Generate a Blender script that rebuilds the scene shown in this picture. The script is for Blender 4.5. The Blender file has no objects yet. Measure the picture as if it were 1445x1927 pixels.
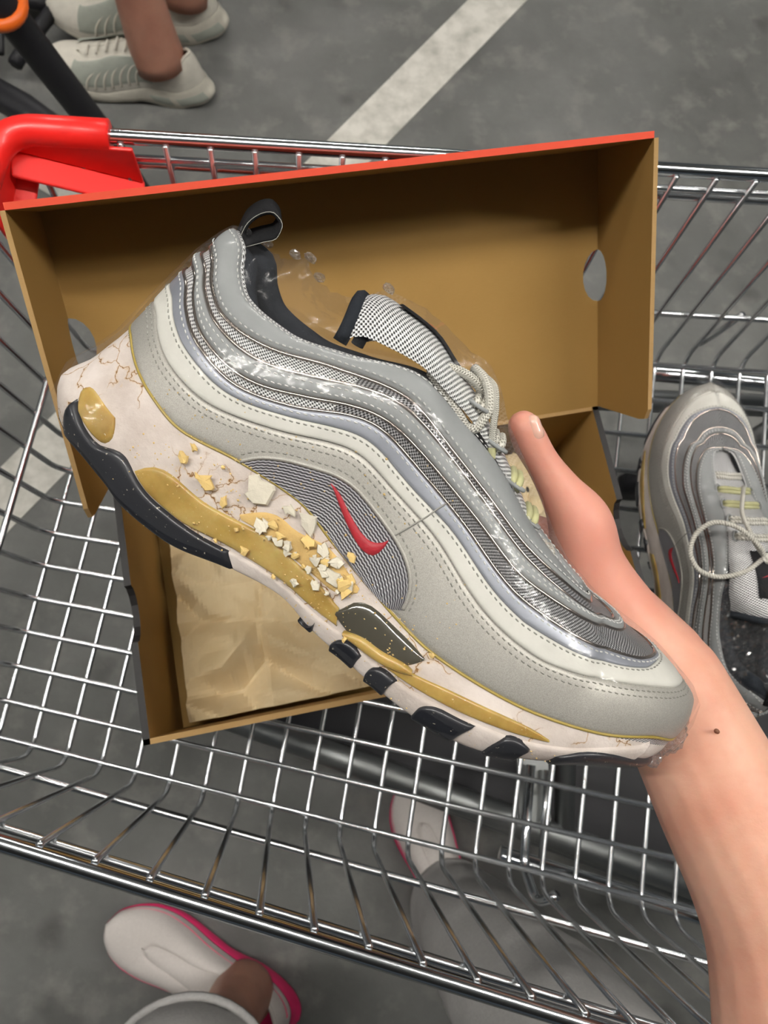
import bpy, bmesh, math, random
import numpy as np
from mathutils import Vector, Matrix, noise
random.seed(7)
rng=np.random.RandomState(7)
SC=bpy.context.scene; COL=SC.collection

# ---------------------------------------------------------------- camera
cam_data=bpy.data.cameras.new('camera'); cam=bpy.data.objects.new('camera',cam_data); COL.objects.link(cam)
cam.matrix_world=Matrix(((0.9963,-0.0189,-0.0834,0.0),(0.0,0.9739,-0.2268,0.0),(0.0855,0.2260,0.9704,1.15),(0,0,0,1)))
cam_data.sensor_fit='VERTICAL'; cam_data.sensor_height=36.0; cam_data.sensor_width=27.0
cam_data.lens=1400/1927*36.0; cam_data.clip_start=.01; cam_data.clip_end=60
cam_data.dof.use_dof=True; cam_data.dof.focus_distance=.335; cam_data.dof.aperture_fstop=17.0
SC.camera=cam

# ---------------------------------------------------------------- world, exposure
world=bpy.data.worlds.new('garage_air'); SC.world=world; world.use_nodes=True
world.node_tree.nodes['Background'].inputs[0].default_value=(.80,.90,1.0,1)
world.node_tree.nodes['Background'].inputs[1].default_value=.07
SC.view_settings.view_transform='Standard'; SC.view_settings.look='None'
SC.view_settings.gamma=1.0; SC.view_settings.use_curve_mapping=False
SC.view_settings.exposure=0.0
LAMP=155.0    # strength of every fluorescent tube in the garage
# the tubes: (x, y, rotation); the ceiling is at 2.75 m
LAMPS=[(-.56,.28,0),(1.6,.28,0),(-3.9,.4,0),(-.3,4.0,0),(3.6,4.0,0)]

# ---------------------------------------------------------------- helpers
def mat(name,color=(.5,.5,.5),rough=.5,metal=0.0,coat=0.0,sub=0.0,spec=.5,trans=0.0,ior=1.45):
    m=bpy.data.materials.new(name); m.use_nodes=True
    b=m.node_tree.nodes['Principled BSDF']
    b.inputs['Base Color'].default_value=(*color,1); b.inputs['Roughness'].default_value=rough
    b.inputs['Metallic'].default_value=metal; b.inputs['Coat Weight'].default_value=coat
    b.inputs['Coat Roughness'].default_value=.08
    b.inputs['Specular IOR Level'].default_value=spec; b.inputs['IOR'].default_value=ior
    b.inputs['Transmission Weight'].default_value=trans
    if sub>0:
        b.inputs['Subsurface Weight'].default_value=sub
        b.inputs['Subsurface Radius'].default_value=(1.0,.35,.18); b.inputs['Subsurface Scale'].default_value=.006
    return m
class NT:
    def __init__(s,m): s.t=m.node_tree; s.b=s.t.nodes['Principled BSDF']; s.n=s.t.nodes; s.l=s.t.links
    def add(s,k,**kw):
        n=s.n.new(k)
        for a,v in kw.items():
            if a.startswith('i_'): n.inputs[a[2:].replace('_',' ')].default_value=v
            else: setattr(n,a,v)
        return n
    def coord(s,kind='Object',scale=None):
        c=s.add('ShaderNodeTexCoord').outputs[kind]
        if scale is None: return c
        mp=s.add('ShaderNodeMapping'); mp.inputs['Scale'].default_value=scale; s.l.new(c,mp.inputs[0]); return mp.outputs[0]
    def noise(s,vec,scale,detail=4,rough=.55):
        n=s.add('ShaderNodeTexNoise'); n.inputs['Scale'].default_value=scale; n.inputs['Detail'].default_value=detail
        n.inputs['Roughness'].default_value=rough; s.l.new(vec,n.inputs['Vector']); return n.outputs['Fac']
    def ramp(s,fac,stops,interp='LINEAR'):
        r=s.add('ShaderNodeValToRGB'); e=r.color_ramp.elements; r.color_ramp.interpolation=interp
        while len(e)<len(stops): e.new(.5)
        for k,(p,c) in enumerate(stops):
            e[k].position=p; e[k].color=(*c,1) if len(c)==3 else c
        s.l.new(fac,r.inputs[0]); return r.outputs[0]
    def math(s,op,a,b=None):
        n=s.add('ShaderNodeMath',operation=op)
        for k,v in enumerate((a,b)):
            if v is None: continue
            if isinstance(v,(int,float)): n.inputs[k].default_value=v
            else: s.l.new(v,n.inputs[k])
        return n.outputs[0]
    def mix(s,fac,a,b):
        n=s.add('ShaderNodeMix',data_type='RGBA')
        for k,v in ((0,fac),(6,a),(7,b)):
            if isinstance(v,tuple): n.inputs[k].default_value=(*v,1)
            elif isinstance(v,(int,float)): n.inputs[k].default_value=v
            else: s.l.new(v,n.inputs[k])
        return n.outputs[2]
    def bump(s,h,strength,dist=.001):
        n=s.add('ShaderNodeBump'); n.inputs['Strength'].default_value=strength; n.inputs['Distance'].default_value=dist
        s.l.new(h,n.inputs['Height']); s.l.new(n.outputs[0],s.b.inputs['Normal'])
    def base(s,c): s.l.new(c,s.b.inputs['Base Color'])

def link(name,me,m,parent=None,label=None,kind=None,smooth=True):
    o=bpy.data.objects.new(name,me); COL.objects.link(o)
    for mm in (m if isinstance(m,(list,tuple)) else [m]): me.materials.append(mm)
    if smooth: me.polygons.foreach_set('use_smooth',[True]*len(me.polygons))
    if parent is not None: o.parent=parent
    if label: o['label']=label
    if kind: o['kind']=kind
    return o
def mesh(name,V,F,m,parent=None,uv=None,**kw):
    me=bpy.data.meshes.new(name); me.from_pydata([tuple(map(float,v)) for v in V],[],[tuple(map(int,f)) for f in F])
    if uv is not None:
        l=me.uv_layers.new(name='UVMap'); vi=np.empty(len(me.loops),int); me.loops.foreach_get('vertex_index',vi)
        l.data.foreach_set('uv',np.asarray(uv,float)[vi].ravel())
    me.validate(); me.update()
    return link(name,me,m,parent,**kw)
def thing(name,label,cat,loc=(0,0,0),group=None,M=None):
    o=bpy.data.objects.new(name,None); COL.objects.link(o); o.empty_display_size=.05
    if M is not None: o.matrix_world=M
    else: o.location=loc
    o['label']=label; o['category']=cat
    if group: o['group']=group
    return o
def tag(o,label,cat,group=None):
    o['label']=label; o['category']=cat
    if group: o['group']=group
    return o
def tube_geo(P,r,n=8,closed=False,caps=True,sq=1.0):
    P=np.asarray(P,float); N=len(P)
    r=np.full(N,r) if np.isscalar(r) else np.asarray(r,float)
    T=np.roll(P,-1,0)-np.roll(P,1,0)
    if not closed: T[0]=P[1]-P[0]; T[-1]=P[-1]-P[-2]
    T/=np.maximum(np.linalg.norm(T,axis=1,keepdims=True),1e-12)
    a=np.array([0,0,1.]) if abs(T[0][2])<.9 else np.array([1.,0,0])
    V=[];up=a-T[0]*a.dot(T[0]); up/=np.linalg.norm(up)
    for i in range(N):
        up=up-T[i]*up.dot(T[i]); up/=np.linalg.norm(up)+1e-12
        sd=np.cross(T[i],up)
        for k in range(n):
            th=2*math.pi*k/n; V.append(P[i]+r[i]*(math.cos(th)*up*sq+math.sin(th)*sd))
    F=[]
    for i in range(N if closed else N-1):
        j=(i+1)%N
        for k in range(n):
            k2=(k+1)%n; F.append((i*n+k,i*n+k2,j*n+k2,j*n+k))
    if caps and not closed:
        F.append(tuple(range(n-1,-1,-1))); F.append(tuple((N-1)*n+k for k in range(n)))
    return V,F
def tube(name,P,r,m,parent=None,n=8,closed=False,sq=1.0,**kw):
    V,F=tube_geo(P,r,n,closed,True,sq); return mesh(name,V,F,m,parent,**kw)
def join(parts):
    V=[];F=[]
    for v,f in parts:
        o=len(V); V+=list(v); F+=[tuple(i+o for i in q) for q in f]
    return V,F
def fillet(P,r,n=6,closed=False):
    P=[np.asarray(p,float) for p in P]; out=[]
    N=len(P)
    for i in range(N):
        if not closed and i in (0,N-1): out.append(P[i]); continue
        a=P[i-1]-P[i]; b=P[(i+1)%N]-P[i]; la=np.linalg.norm(a); lb=np.linalg.norm(b); a/=la; b/=lb
        d=min(r,la*.48,lb*.48); A=P[i]+a*d; B=P[i]+b*d
        for k in range(n+1):
            t=k/n; out.append((1-t)**2*A+2*t*(1-t)*P[i]+t*t*B)
    return np.array(out)
def smoothpath(P,n):
    P=np.asarray(P,float); d=np.r_[0,np.cumsum(np.linalg.norm(np.diff(P,axis=0),axis=1))]
    q=np.linspace(0,d[-1],n); return np.stack([spl(d,P[:,k])(q) for k in range(P.shape[1])],1)
def box_geo(x0,x1,y0,y1,z0,z1):
    V=[(x,y,z) for x in (x0,x1) for y in (y0,y1) for z in (z0,z1)]
    F=[(0,1,3,2),(4,6,7,5),(0,4,5,1),(2,3,7,6),(0,2,6,4),(1,5,7,3)]
    return V,F
def bevel(o,w,seg=2):
    b=o.modifiers.new('bevel','BEVEL'); b.width=w; b.segments=seg; b.limit_method='ANGLE'; return o

def spl(xs,ys):
    xs=np.array(xs,float);ys=np.array(ys,float)
    h=np.diff(xs);d=np.diff(ys)/h
    m=np.zeros(len(xs));m[0]=d[0];m[-1]=d[-1]
    for i in range(1,len(xs)-1):
        m[i]=0 if d[i-1]*d[i]<=0 else 2/(1/d[i-1]+1/d[i])*.5+ (d[i-1]+d[i])*.25
    def f(x):
        x=np.clip(np.asarray(x,float),xs[0],xs[-1])
        i=np.clip(np.searchsorted(xs,x)-1,0,len(xs)-2)
        t=(x-xs[i])/h[i]
        return ((2*t**3-3*t**2+1)*ys[i]+(t**3-2*t**2+t)*h[i]*m[i]+(-2*t**3+3*t**2)*ys[i+1]+(t**3-t**2)*h[i]*m[i+1])
    return f
# heel profile (t:-1 sole, 0 seam, 1 top) and toe profile, millimetres
hx=spl([-1,-.75,-.4,0,.25,.5,.75,1],[-2,-6,3,10,16,21,26,30])
tx=spl([-1,-.6,0,.3,.6,.8,1],[311,317,321,321.5,318.5,312,305])
seamx=[10,30,45,65,93,120,144,168,205,243,278,300,321]
seamy=[55,50,45.5,40.5,44.3,46,39.5,33,26,29.5,38,43,44]
topx=[30,39,44.5,56,78,104,135,156,179,206,223,245,260,275,290,305]
topy=[119,115,107,99,97.5,104,114,109,102.5,89.5,83.5,77.5,75.5,74.5,73,69.5]
botx=[-2,20,33,47,60,82,115,138,158,179,203,235,263,281,311]
boty=[10,5,4,1,-3,-4,3.5,6.5,2.5,1,0,3,14,23,29.5]
U=spl((np.array(seamx)-10)/311,seamy)
T=spl((np.array(topx)-30)/275,topy)
B=spl((np.array(botx)+2)/313,boty)
Wd=spl([0,.008,.03,.07,.13,.22,.35,.45,.55,.65,.74,.82,.89,.945,.98,1],[0,9,18.5,26.5,32.5,36,37.5,38.5,42,47,49.5,47.5,40.5,29.5,17,0])
Zt=spl([0,.01,.04,.1,.2,.3,.4,.47,.55,.65,.73,.77,.79,.803,1],[0,4,11,20,25,26,22,17,14,13,11.5,9.5,7,0,0])
def S(u,t):
    u=np.clip(np.asarray(u,float),0,1);t=np.asarray(t,float)
    sg=np.where(t>1,-1.,1.);tt=np.where(t>1,2-t,t)
    up=np.clip(tt,0,1);lo=np.clip(tt,-1,0)
    x=hx(tt)+u*(tx(tt)-hx(tt))
    ph=up*np.pi/2
    w=Wd(u);zt=np.minimum(Zt(u),w)
    yu=U(u)+(T(u)-U(u))*np.sin(ph)
    zu=zt+(w-zt)*np.cos(ph)**.85
    q=lo+1
    e=np.minimum(1,w/12.)
    yl=B(u)+(U(u)-B(u))*q
    zl=w+e*(2.6*np.sin(np.pi*np.clip(q,0,1))**.7-2.5*(1-q)**2)
    y=np.where(tt>=0,yu,yl);z=np.where(tt>=0,zu,zl)
    return np.stack([x,y,z*sg],-1)
CV={'seam':[(0.000,0.049),(0.028,0.049),(0.052,0.023),(0.076,0.000),(0.100,-0.014),(0.125,-0.016),(0.149,-0.008),(0.173,0.001),(0.198,0.006),(0.223,0.007),(0.247,0.006),(0.272,0.005),(0.297,0.003),(0.321,0.000),(0.345,-0.003),(0.369,-0.004),(0.393,-0.003),(0.416,-0.003),(0.439,-0.004),(0.462,-0.005),(0.486,-0.003),(0.509,-0.001),(0.532,0.002),(0.555,0.005),(0.579,0.009),(0.602,0.012),(0.625,0.016),(0.648,0.018),(0.671,0.020),(0.694,0.022),(0.717,0.024),(0.740,0.027),(0.763,0.030),(0.786,0.033),(0.809,0.034),(0.833,0.035),(0.858,0.040),(0.882,0.053),(0.907,0.080),(0.933,0.120),(0.959,0.120),(1.000,0.120)],
'c1':[(0.000,0.203),(0.034,0.203),(0.053,0.186),(0.073,0.171),(0.094,0.161),(0.115,0.160),(0.137,0.166),(0.159,0.176),(0.181,0.186),(0.203,0.192),(0.224,0.197),(0.246,0.204),(0.266,0.215),(0.286,0.230),(0.305,0.247),(0.325,0.264),(0.345,0.279),(0.365,0.291),(0.385,0.300),(0.406,0.306),(0.427,0.309),(0.447,0.311),(0.468,0.314),(0.489,0.317),(0.509,0.318),(0.529,0.316),(0.549,0.311),(0.569,0.304),(0.589,0.298),(0.609,0.293),(0.629,0.287),(0.650,0.282),(0.670,0.279),(0.691,0.278),(0.712,0.282),(0.733,0.289),(0.754,0.311),(0.776,0.335),(0.797,0.360),(0.817,0.388),(0.837,0.416),(0.855,0.444),(0.871,0.472),(0.886,0.499),(0.899,0.526),(0.912,0.553),(0.924,0.581),(0.936,0.610),(0.948,0.655),(0.960,0.704),(0.973,0.758),(0.985,0.815),(0.995,0.875),(1.000,0.937),(1.000,1.000)],
'c2':[(0.000,0.309),(0.031,0.309),(0.049,0.300),(0.068,0.291),(0.088,0.284),(0.108,0.279),(0.130,0.277),(0.151,0.278),(0.172,0.280),(0.193,0.281),(0.214,0.282),(0.235,0.286),(0.255,0.294),(0.274,0.307),(0.293,0.321),(0.312,0.335),(0.331,0.347),(0.350,0.357),(0.370,0.364),(0.389,0.369),(0.409,0.372),(0.429,0.372),(0.449,0.373),(0.469,0.375),(0.489,0.379),(0.509,0.383),(0.529,0.387),(0.548,0.387),(0.568,0.385),(0.587,0.383),(0.606,0.381),(0.626,0.379),(0.645,0.377),(0.665,0.377),(0.685,0.379),(0.706,0.393),(0.726,0.408),(0.747,0.425),(0.766,0.443),(0.785,0.464),(0.802,0.485),(0.818,0.506),(0.832,0.529),(0.845,0.552),(0.857,0.577),(0.868,0.603),(0.879,0.630),(0.890,0.672),(0.901,0.719),(0.913,0.770),(0.923,0.825),(0.933,0.882),(0.942,0.940),(0.950,1.000)],
'c3':[(0.000,0.405),(0.030,0.405),(0.045,0.389),(0.062,0.375),(0.080,0.362),(0.099,0.351),(0.119,0.342),(0.140,0.336),(0.161,0.334),(0.181,0.334),(0.202,0.334),(0.222,0.336),(0.242,0.341),(0.261,0.351),(0.279,0.367),(0.296,0.388),(0.313,0.408),(0.330,0.425),(0.349,0.434),(0.368,0.438),(0.388,0.440),(0.407,0.443),(0.427,0.445),(0.447,0.447),(0.466,0.447),(0.486,0.446),(0.506,0.445),(0.525,0.443),(0.544,0.443),(0.563,0.443),(0.582,0.443),(0.601,0.444),(0.620,0.445),(0.640,0.445),(0.659,0.446),(0.679,0.458),(0.700,0.470),(0.720,0.485),(0.740,0.501),(0.759,0.519),(0.777,0.538),(0.795,0.557),(0.811,0.577),(0.827,0.598),(0.841,0.620),(0.856,0.643),(0.870,0.668),(0.883,0.706),(0.897,0.748),(0.909,0.794),(0.920,0.843),(0.930,0.894),(0.939,0.947),(0.946,1.000)],
'c4':[(0.000,0.484),(0.037,0.484),(0.051,0.466),(0.065,0.447),(0.082,0.430),(0.100,0.416),(0.120,0.406),(0.140,0.402),(0.160,0.403),(0.180,0.406),(0.200,0.409),(0.219,0.414),(0.237,0.422),(0.255,0.436),(0.273,0.452),(0.290,0.469),(0.307,0.483),(0.325,0.492),(0.344,0.496),(0.363,0.498),(0.382,0.501),(0.401,0.507),(0.420,0.514),(0.440,0.519),(0.459,0.521),(0.478,0.520),(0.497,0.518),(0.515,0.517),(0.534,0.517),(0.553,0.520),(0.572,0.525),(0.589,0.531),(0.603,0.535),(0.612,0.537),(0.621,0.539),(0.631,0.541),(0.647,0.544),(0.667,0.562),(0.688,0.582),(0.708,0.604),(0.728,0.630),(0.748,0.657),(0.765,0.684),(0.781,0.708),(0.794,0.730),(0.806,0.749),(0.816,0.766),(0.825,0.783),(0.834,0.798),(0.842,0.821),(0.850,0.847),(0.857,0.875),(0.863,0.905),(0.869,0.936),(0.873,0.968),(0.877,1.000)],
'c5':[(0.000,0.544),(0.028,0.544),(0.042,0.538),(0.057,0.535),(0.073,0.532),(0.090,0.526),(0.108,0.519),(0.127,0.514),(0.146,0.514),(0.165,0.520),(0.183,0.528),(0.201,0.537),(0.219,0.545),(0.236,0.555),(0.253,0.567),(0.270,0.582),(0.286,0.596),(0.303,0.605),(0.320,0.608),(0.338,0.608),(0.356,0.606),(0.374,0.606),(0.392,0.609),(0.410,0.613),(0.428,0.617),(0.446,0.618),(0.463,0.616),(0.481,0.611),(0.499,0.606),(0.516,0.601),(0.534,0.598),(0.551,0.598),(0.569,0.602),(0.587,0.609),(0.605,0.618),(0.623,0.627),(0.641,0.635),(0.660,0.646),(0.680,0.659),(0.699,0.675),(0.718,0.693),(0.736,0.714),(0.753,0.735),(0.768,0.755),(0.781,0.773),(0.792,0.789),(0.802,0.803),(0.811,0.817),(0.819,0.830),(0.827,0.850),(0.834,0.871),(0.840,0.895),(0.846,0.920),(0.851,0.946),(0.855,0.973),(0.859,1.000)],
'c6':[(0.000,0.640),(0.015,0.639),(0.032,0.625),(0.049,0.619),(0.065,0.618),(0.083,0.617),(0.102,0.616),(0.121,0.619),(0.140,0.631),(0.160,0.651),(0.179,0.674),(0.197,0.696),(0.216,0.712),(0.235,0.725),(0.254,0.733),(0.273,0.736),(0.292,0.731),(0.312,0.720),(0.331,0.705),(0.350,0.694),(0.370,0.686),(0.389,0.683),(0.408,0.682),(0.427,0.681),(0.445,0.678),(0.464,0.672),(0.483,0.666),(0.501,0.661),(0.520,0.657),(0.539,0.657),(0.558,0.660),(0.577,0.668),(0.596,0.680),(0.616,0.695),(0.637,0.712),(0.658,0.730),(0.679,0.751),(0.699,0.774),(0.718,0.798),(0.735,0.822),(0.748,0.843),(0.759,0.860),(0.768,0.874),(0.774,0.885),(0.780,0.894),(0.784,0.903),(0.788,0.914),(0.792,0.926),(0.795,0.940),(0.798,0.954),(0.801,0.969),(0.803,0.984),(0.805,1.000)],
'win1_a':[(0.080,-0.659),(0.070,-0.620),(0.061,-0.580),(0.053,-0.539),(0.050,-0.497),(0.052,-0.461),(0.058,-0.440),(0.068,-0.434),(0.078,-0.435),(0.089,-0.436),(0.100,-0.434),(0.110,-0.430)],
'win1_b':[(0.080,-0.659),(0.091,-0.683),(0.101,-0.703),(0.112,-0.714),(0.122,-0.716),(0.131,-0.704),(0.137,-0.677),(0.139,-0.633),(0.136,-0.579),(0.129,-0.525),(0.120,-0.476),(0.110,-0.430)],
'win2_a':[(0.189,-0.594),(0.190,-0.509),(0.195,-0.444),(0.206,-0.412),(0.220,-0.411),(0.236,-0.429),(0.252,-0.450),(0.268,-0.465),(0.284,-0.473),(0.299,-0.476),(0.314,-0.478),(0.330,-0.480),(0.345,-0.480),(0.360,-0.478),(0.374,-0.475),(0.389,-0.474),(0.404,-0.475),(0.419,-0.478),(0.434,-0.480),(0.449,-0.478),(0.463,-0.473),(0.477,-0.469),(0.492,-0.468),(0.506,-0.470)],
'win2_b':[(0.191,-0.605),(0.206,-0.654),(0.221,-0.693),(0.237,-0.718),(0.252,-0.734),(0.267,-0.746),(0.282,-0.756),(0.297,-0.764),(0.312,-0.770),(0.327,-0.775),(0.342,-0.781),(0.356,-0.789),(0.371,-0.796),(0.386,-0.800),(0.401,-0.800),(0.416,-0.799),(0.431,-0.800),(0.446,-0.800),(0.460,-0.794),(0.475,-0.777),(0.489,-0.748),(0.502,-0.716),(0.516,-0.686),(0.529,-0.661)],
'win3_a':[(0.593,-0.560),(0.601,-0.489),(0.611,-0.432),(0.623,-0.390),(0.635,-0.352),(0.648,-0.313),(0.660,-0.276),(0.673,-0.245),(0.686,-0.221),(0.700,-0.202),(0.713,-0.185),(0.727,-0.172),(0.740,-0.161),(0.754,-0.155),(0.768,-0.158),(0.783,-0.176),(0.798,-0.218),(0.814,-0.280)],
'win3_b':[(0.597,-0.599),(0.611,-0.585),(0.624,-0.572),(0.637,-0.558),(0.650,-0.542),(0.662,-0.523),(0.675,-0.504),(0.688,-0.485),(0.700,-0.465),(0.713,-0.444),(0.725,-0.423),(0.738,-0.402),(0.751,-0.382),(0.764,-0.366),(0.777,-0.354),(0.790,-0.344),(0.803,-0.332),(0.816,-0.316)],
'cav_a':[(0.508,-0.513),(0.507,-0.381),(0.508,-0.268),(0.515,-0.183),(0.525,-0.131),(0.538,-0.102),(0.552,-0.086),(0.565,-0.072),(0.579,-0.058),(0.593,-0.051),(0.606,-0.059),(0.619,-0.083)],
'cav_b':[(0.513,-0.564),(0.527,-0.600),(0.540,-0.617),(0.552,-0.608),(0.563,-0.580),(0.574,-0.547),(0.586,-0.517),(0.597,-0.482),(0.606,-0.432),(0.614,-0.354),(0.618,-0.246),(0.621,-0.118)],
'amb_a':[(0.538,-0.630),(0.543,-0.571),(0.549,-0.520),(0.556,-0.483),(0.564,-0.464),(0.573,-0.452),(0.581,-0.434),(0.589,-0.401),(0.596,-0.363),(0.605,-0.336),(0.614,-0.328),(0.623,-0.334)],
'amb_b':[(0.546,-0.676),(0.555,-0.668),(0.564,-0.660),(0.573,-0.651),(0.581,-0.639),(0.590,-0.623),(0.598,-0.603),(0.605,-0.576),(0.612,-0.544),(0.619,-0.503),(0.624,-0.453),(0.630,-0.396)],
'brk_a':[(0.324,-0.414),(0.333,-0.337),(0.343,-0.275),(0.356,-0.241),(0.369,-0.234),(0.383,-0.235),(0.395,-0.215),(0.407,-0.168),(0.420,-0.113),(0.433,-0.077),(0.449,-0.071),(0.465,-0.081),(0.481,-0.095),(0.498,-0.106)],
'brk_b':[(0.333,-0.454),(0.349,-0.462),(0.364,-0.468),(0.379,-0.470),(0.394,-0.470),(0.409,-0.468),(0.423,-0.465),(0.438,-0.459),(0.452,-0.449),(0.465,-0.434),(0.478,-0.408),(0.488,-0.359),(0.495,-0.275),(0.501,-0.163)],
'outs_a':[(0.061,-0.599),(0.074,-0.644),(0.087,-0.686),(0.099,-0.722),(0.112,-0.744),(0.124,-0.746),(0.135,-0.722),(0.143,-0.677),(0.150,-0.625),(0.158,-0.588),(0.168,-0.579),(0.180,-0.598),(0.193,-0.631),(0.207,-0.668),(0.220,-0.698),(0.233,-0.719),(0.245,-0.733),(0.258,-0.742),(0.271,-0.751),(0.284,-0.761),(0.296,-0.775),(0.309,-0.790),(0.321,-0.805),(0.334,-0.817),(0.346,-0.826),(0.359,-0.832)],
'outs_b':[(0.064,-1.000),(0.072,-1.000),(0.082,-1.000),(0.097,-1.000),(0.113,-1.000),(0.128,-1.000),(0.140,-1.000),(0.151,-1.000),(0.164,-1.000),(0.178,-1.000),(0.190,-1.000),(0.201,-1.000),(0.212,-1.000),(0.224,-1.000),(0.236,-1.000),(0.249,-1.000),(0.262,-1.000),(0.275,-1.000),(0.287,-1.000),(0.300,-1.000),(0.312,-1.000),(0.325,-1.000),(0.337,-1.000),(0.350,-1.000),(0.363,-1.000),(0.375,-1.000)],
'wsole_a':[(0.359,-0.832),(0.380,-0.825),(0.400,-0.824),(0.421,-0.830),(0.441,-0.838),(0.462,-0.835),(0.482,-0.812),(0.502,-0.774),(0.521,-0.735),(0.540,-0.701),(0.559,-0.677),(0.578,-0.661),(0.598,-0.651),(0.617,-0.643),(0.635,-0.629),(0.654,-0.607),(0.671,-0.579),(0.689,-0.549),(0.707,-0.521),(0.724,-0.498),(0.743,-0.479),(0.761,-0.463),(0.780,-0.452),(0.798,-0.442),(0.816,-0.423),(0.833,-0.390),(0.850,-0.341),(0.866,-0.276),(0.883,-0.198),(0.900,-0.110),(0.918,-0.023),(0.936,0.059)],
'wsole_b':[(0.375,-1.000),(0.396,-1.000),(0.417,-1.000),(0.438,-1.000),(0.458,-1.000),(0.478,-1.000),(0.499,-1.000),(0.519,-1.000),(0.539,-1.000),(0.560,-1.000),(0.580,-1.000),(0.599,-1.000),(0.618,-1.000),(0.636,-1.000),(0.655,-1.000),(0.674,-1.000),(0.693,-1.000),(0.711,-1.000),(0.729,-1.000),(0.746,-1.000),(0.764,-1.000),(0.783,-1.000),(0.802,-1.000),(0.821,-1.000),(0.839,-1.000),(0.855,-1.000),(0.870,-1.000),(0.884,-1.000),(0.902,-1.000),(0.925,-1.000),(0.941,-1.000),(0.942,-1.000)],
'blk0_a':[(0.492,-0.980),(0.496,-0.985),(0.499,-0.982),(0.503,-0.969),(0.505,-0.947),(0.507,-0.916),(0.508,-0.876),(0.508,-0.831)],
'blk0_b':[(0.486,-1.000),(0.491,-1.000),(0.496,-1.000),(0.500,-1.000),(0.504,-1.000),(0.508,-1.000),(0.510,-1.000),(0.512,-1.000)],
'blk1_a':[(0.541,-0.934),(0.543,-0.837),(0.546,-0.757),(0.551,-0.702),(0.557,-0.673),(0.565,-0.668),(0.574,-0.684),(0.582,-0.711)],
'blk1_b':[(0.543,-1.000),(0.550,-1.000),(0.557,-1.000),(0.565,-1.000),(0.572,-1.000),(0.579,-1.000),(0.583,-1.000),(0.585,-1.000)],
'blk2_a':[(0.601,-0.878),(0.600,-0.782),(0.600,-0.703),(0.603,-0.650),(0.609,-0.621),(0.616,-0.613),(0.624,-0.621),(0.632,-0.637)],
'blk2_b':[(0.604,-1.000),(0.612,-1.000),(0.619,-1.000),(0.626,-1.000),(0.632,-1.000),(0.636,-1.000),(0.638,-1.000),(0.638,-1.000)],
'blk3_a':[(0.678,-0.767),(0.679,-0.660),(0.684,-0.588),(0.693,-0.556),(0.705,-0.542),(0.716,-0.530),(0.727,-0.515),(0.738,-0.503)],
'blk3_b':[(0.681,-1.000),(0.695,-1.000),(0.708,-1.000),(0.721,-1.000),(0.733,-1.000),(0.740,-1.000),(0.743,-1.000),(0.742,-1.000)],
'blk4_a':[(0.771,-0.497),(0.772,-0.449),(0.775,-0.419),(0.780,-0.414),(0.787,-0.427),(0.795,-0.456),(0.804,-0.504),(0.813,-0.567)],
'blk4_b':[(0.782,-1.000),(0.792,-1.000),(0.802,-1.000),(0.811,-1.000),(0.817,-1.000),(0.821,-1.000),(0.820,-1.000),(0.816,-1.000)],
'blk5_a':[(0.846,-0.676),(0.849,-0.501),(0.857,-0.368),(0.871,-0.290),(0.895,-0.285),(0.929,-0.361),(0.966,-0.445),(1.000,-0.466)],
'blk5_b':[(0.857,-1.000),(0.878,-1.000),(0.896,-1.000),(0.910,-1.000),(0.923,-1.000),(0.943,-1.000),(0.969,-1.000),(0.996,-1.000)],
'mesh_a':[(0.266,0.009),(0.274,0.041),(0.282,0.069),(0.293,0.090),(0.305,0.108),(0.317,0.121),(0.330,0.132),(0.343,0.143),(0.356,0.154),(0.369,0.168),(0.382,0.181),(0.396,0.193),(0.409,0.200),(0.423,0.203),(0.436,0.203),(0.450,0.202),(0.464,0.200),(0.477,0.197),(0.491,0.192),(0.504,0.184),(0.516,0.172),(0.528,0.156),(0.538,0.136),(0.546,0.111),(0.552,0.080),(0.555,0.046)],
'mesh_b':[(0.266,0.009),(0.279,0.007),(0.291,0.005),(0.303,0.003),(0.315,0.001),(0.328,-0.002),(0.340,-0.005),(0.352,-0.008),(0.364,-0.008),(0.376,-0.005),(0.387,-0.002),(0.399,-0.001),(0.410,-0.003),(0.422,-0.006),(0.433,-0.012),(0.445,-0.017),(0.456,-0.020),(0.468,-0.021),(0.480,-0.021),(0.491,-0.020),(0.503,-0.020),(0.514,-0.020),(0.525,-0.016),(0.536,-0.003),(0.546,0.017),(0.555,0.042)],
'sw_a':[(0.376,0.136),(0.384,0.139),(0.392,0.138),(0.401,0.134),(0.410,0.128),(0.419,0.123),(0.428,0.118),(0.437,0.114),(0.446,0.111),(0.455,0.112),(0.464,0.117),(0.471,0.129),(0.477,0.147),(0.481,0.170)],
'sw_b':[(0.376,0.136),(0.387,0.123),(0.397,0.112),(0.408,0.101),(0.419,0.091),(0.430,0.082),(0.441,0.074),(0.452,0.068),(0.463,0.066),(0.473,0.071),(0.481,0.086),(0.484,0.110),(0.484,0.139),(0.482,0.169)],
'sline':[(0.483,0.203),(0.488,0.249),(0.493,0.295),(0.498,0.343),(0.502,0.393),(0.507,0.444)]}
FLK=[(0.312,-0.113,40),(0.392,-0.076,36),(0.211,-0.067,14),(0.211,-0.199,16),(0.257,-0.284,28),(0.259,-0.100,9),(0.296,-0.357,16),(0.450,-0.638,14),(0.464,-0.483,14),(0.468,-0.269,24),(0.483,-0.203,18),(0.440,-0.405,12),(0.481,-0.441,10),(0.462,0.030,14),(0.364,-0.118,18),(0.358,-0.354,14),(0.430,-0.137,20),(0.456,-0.097,16),(0.343,-0.555,10),(0.428,-0.772,9),(0.622,0.014,11),(0.549,-0.674,10),(0.376,-0.708,12),(0.338,-0.744,8)]
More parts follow.
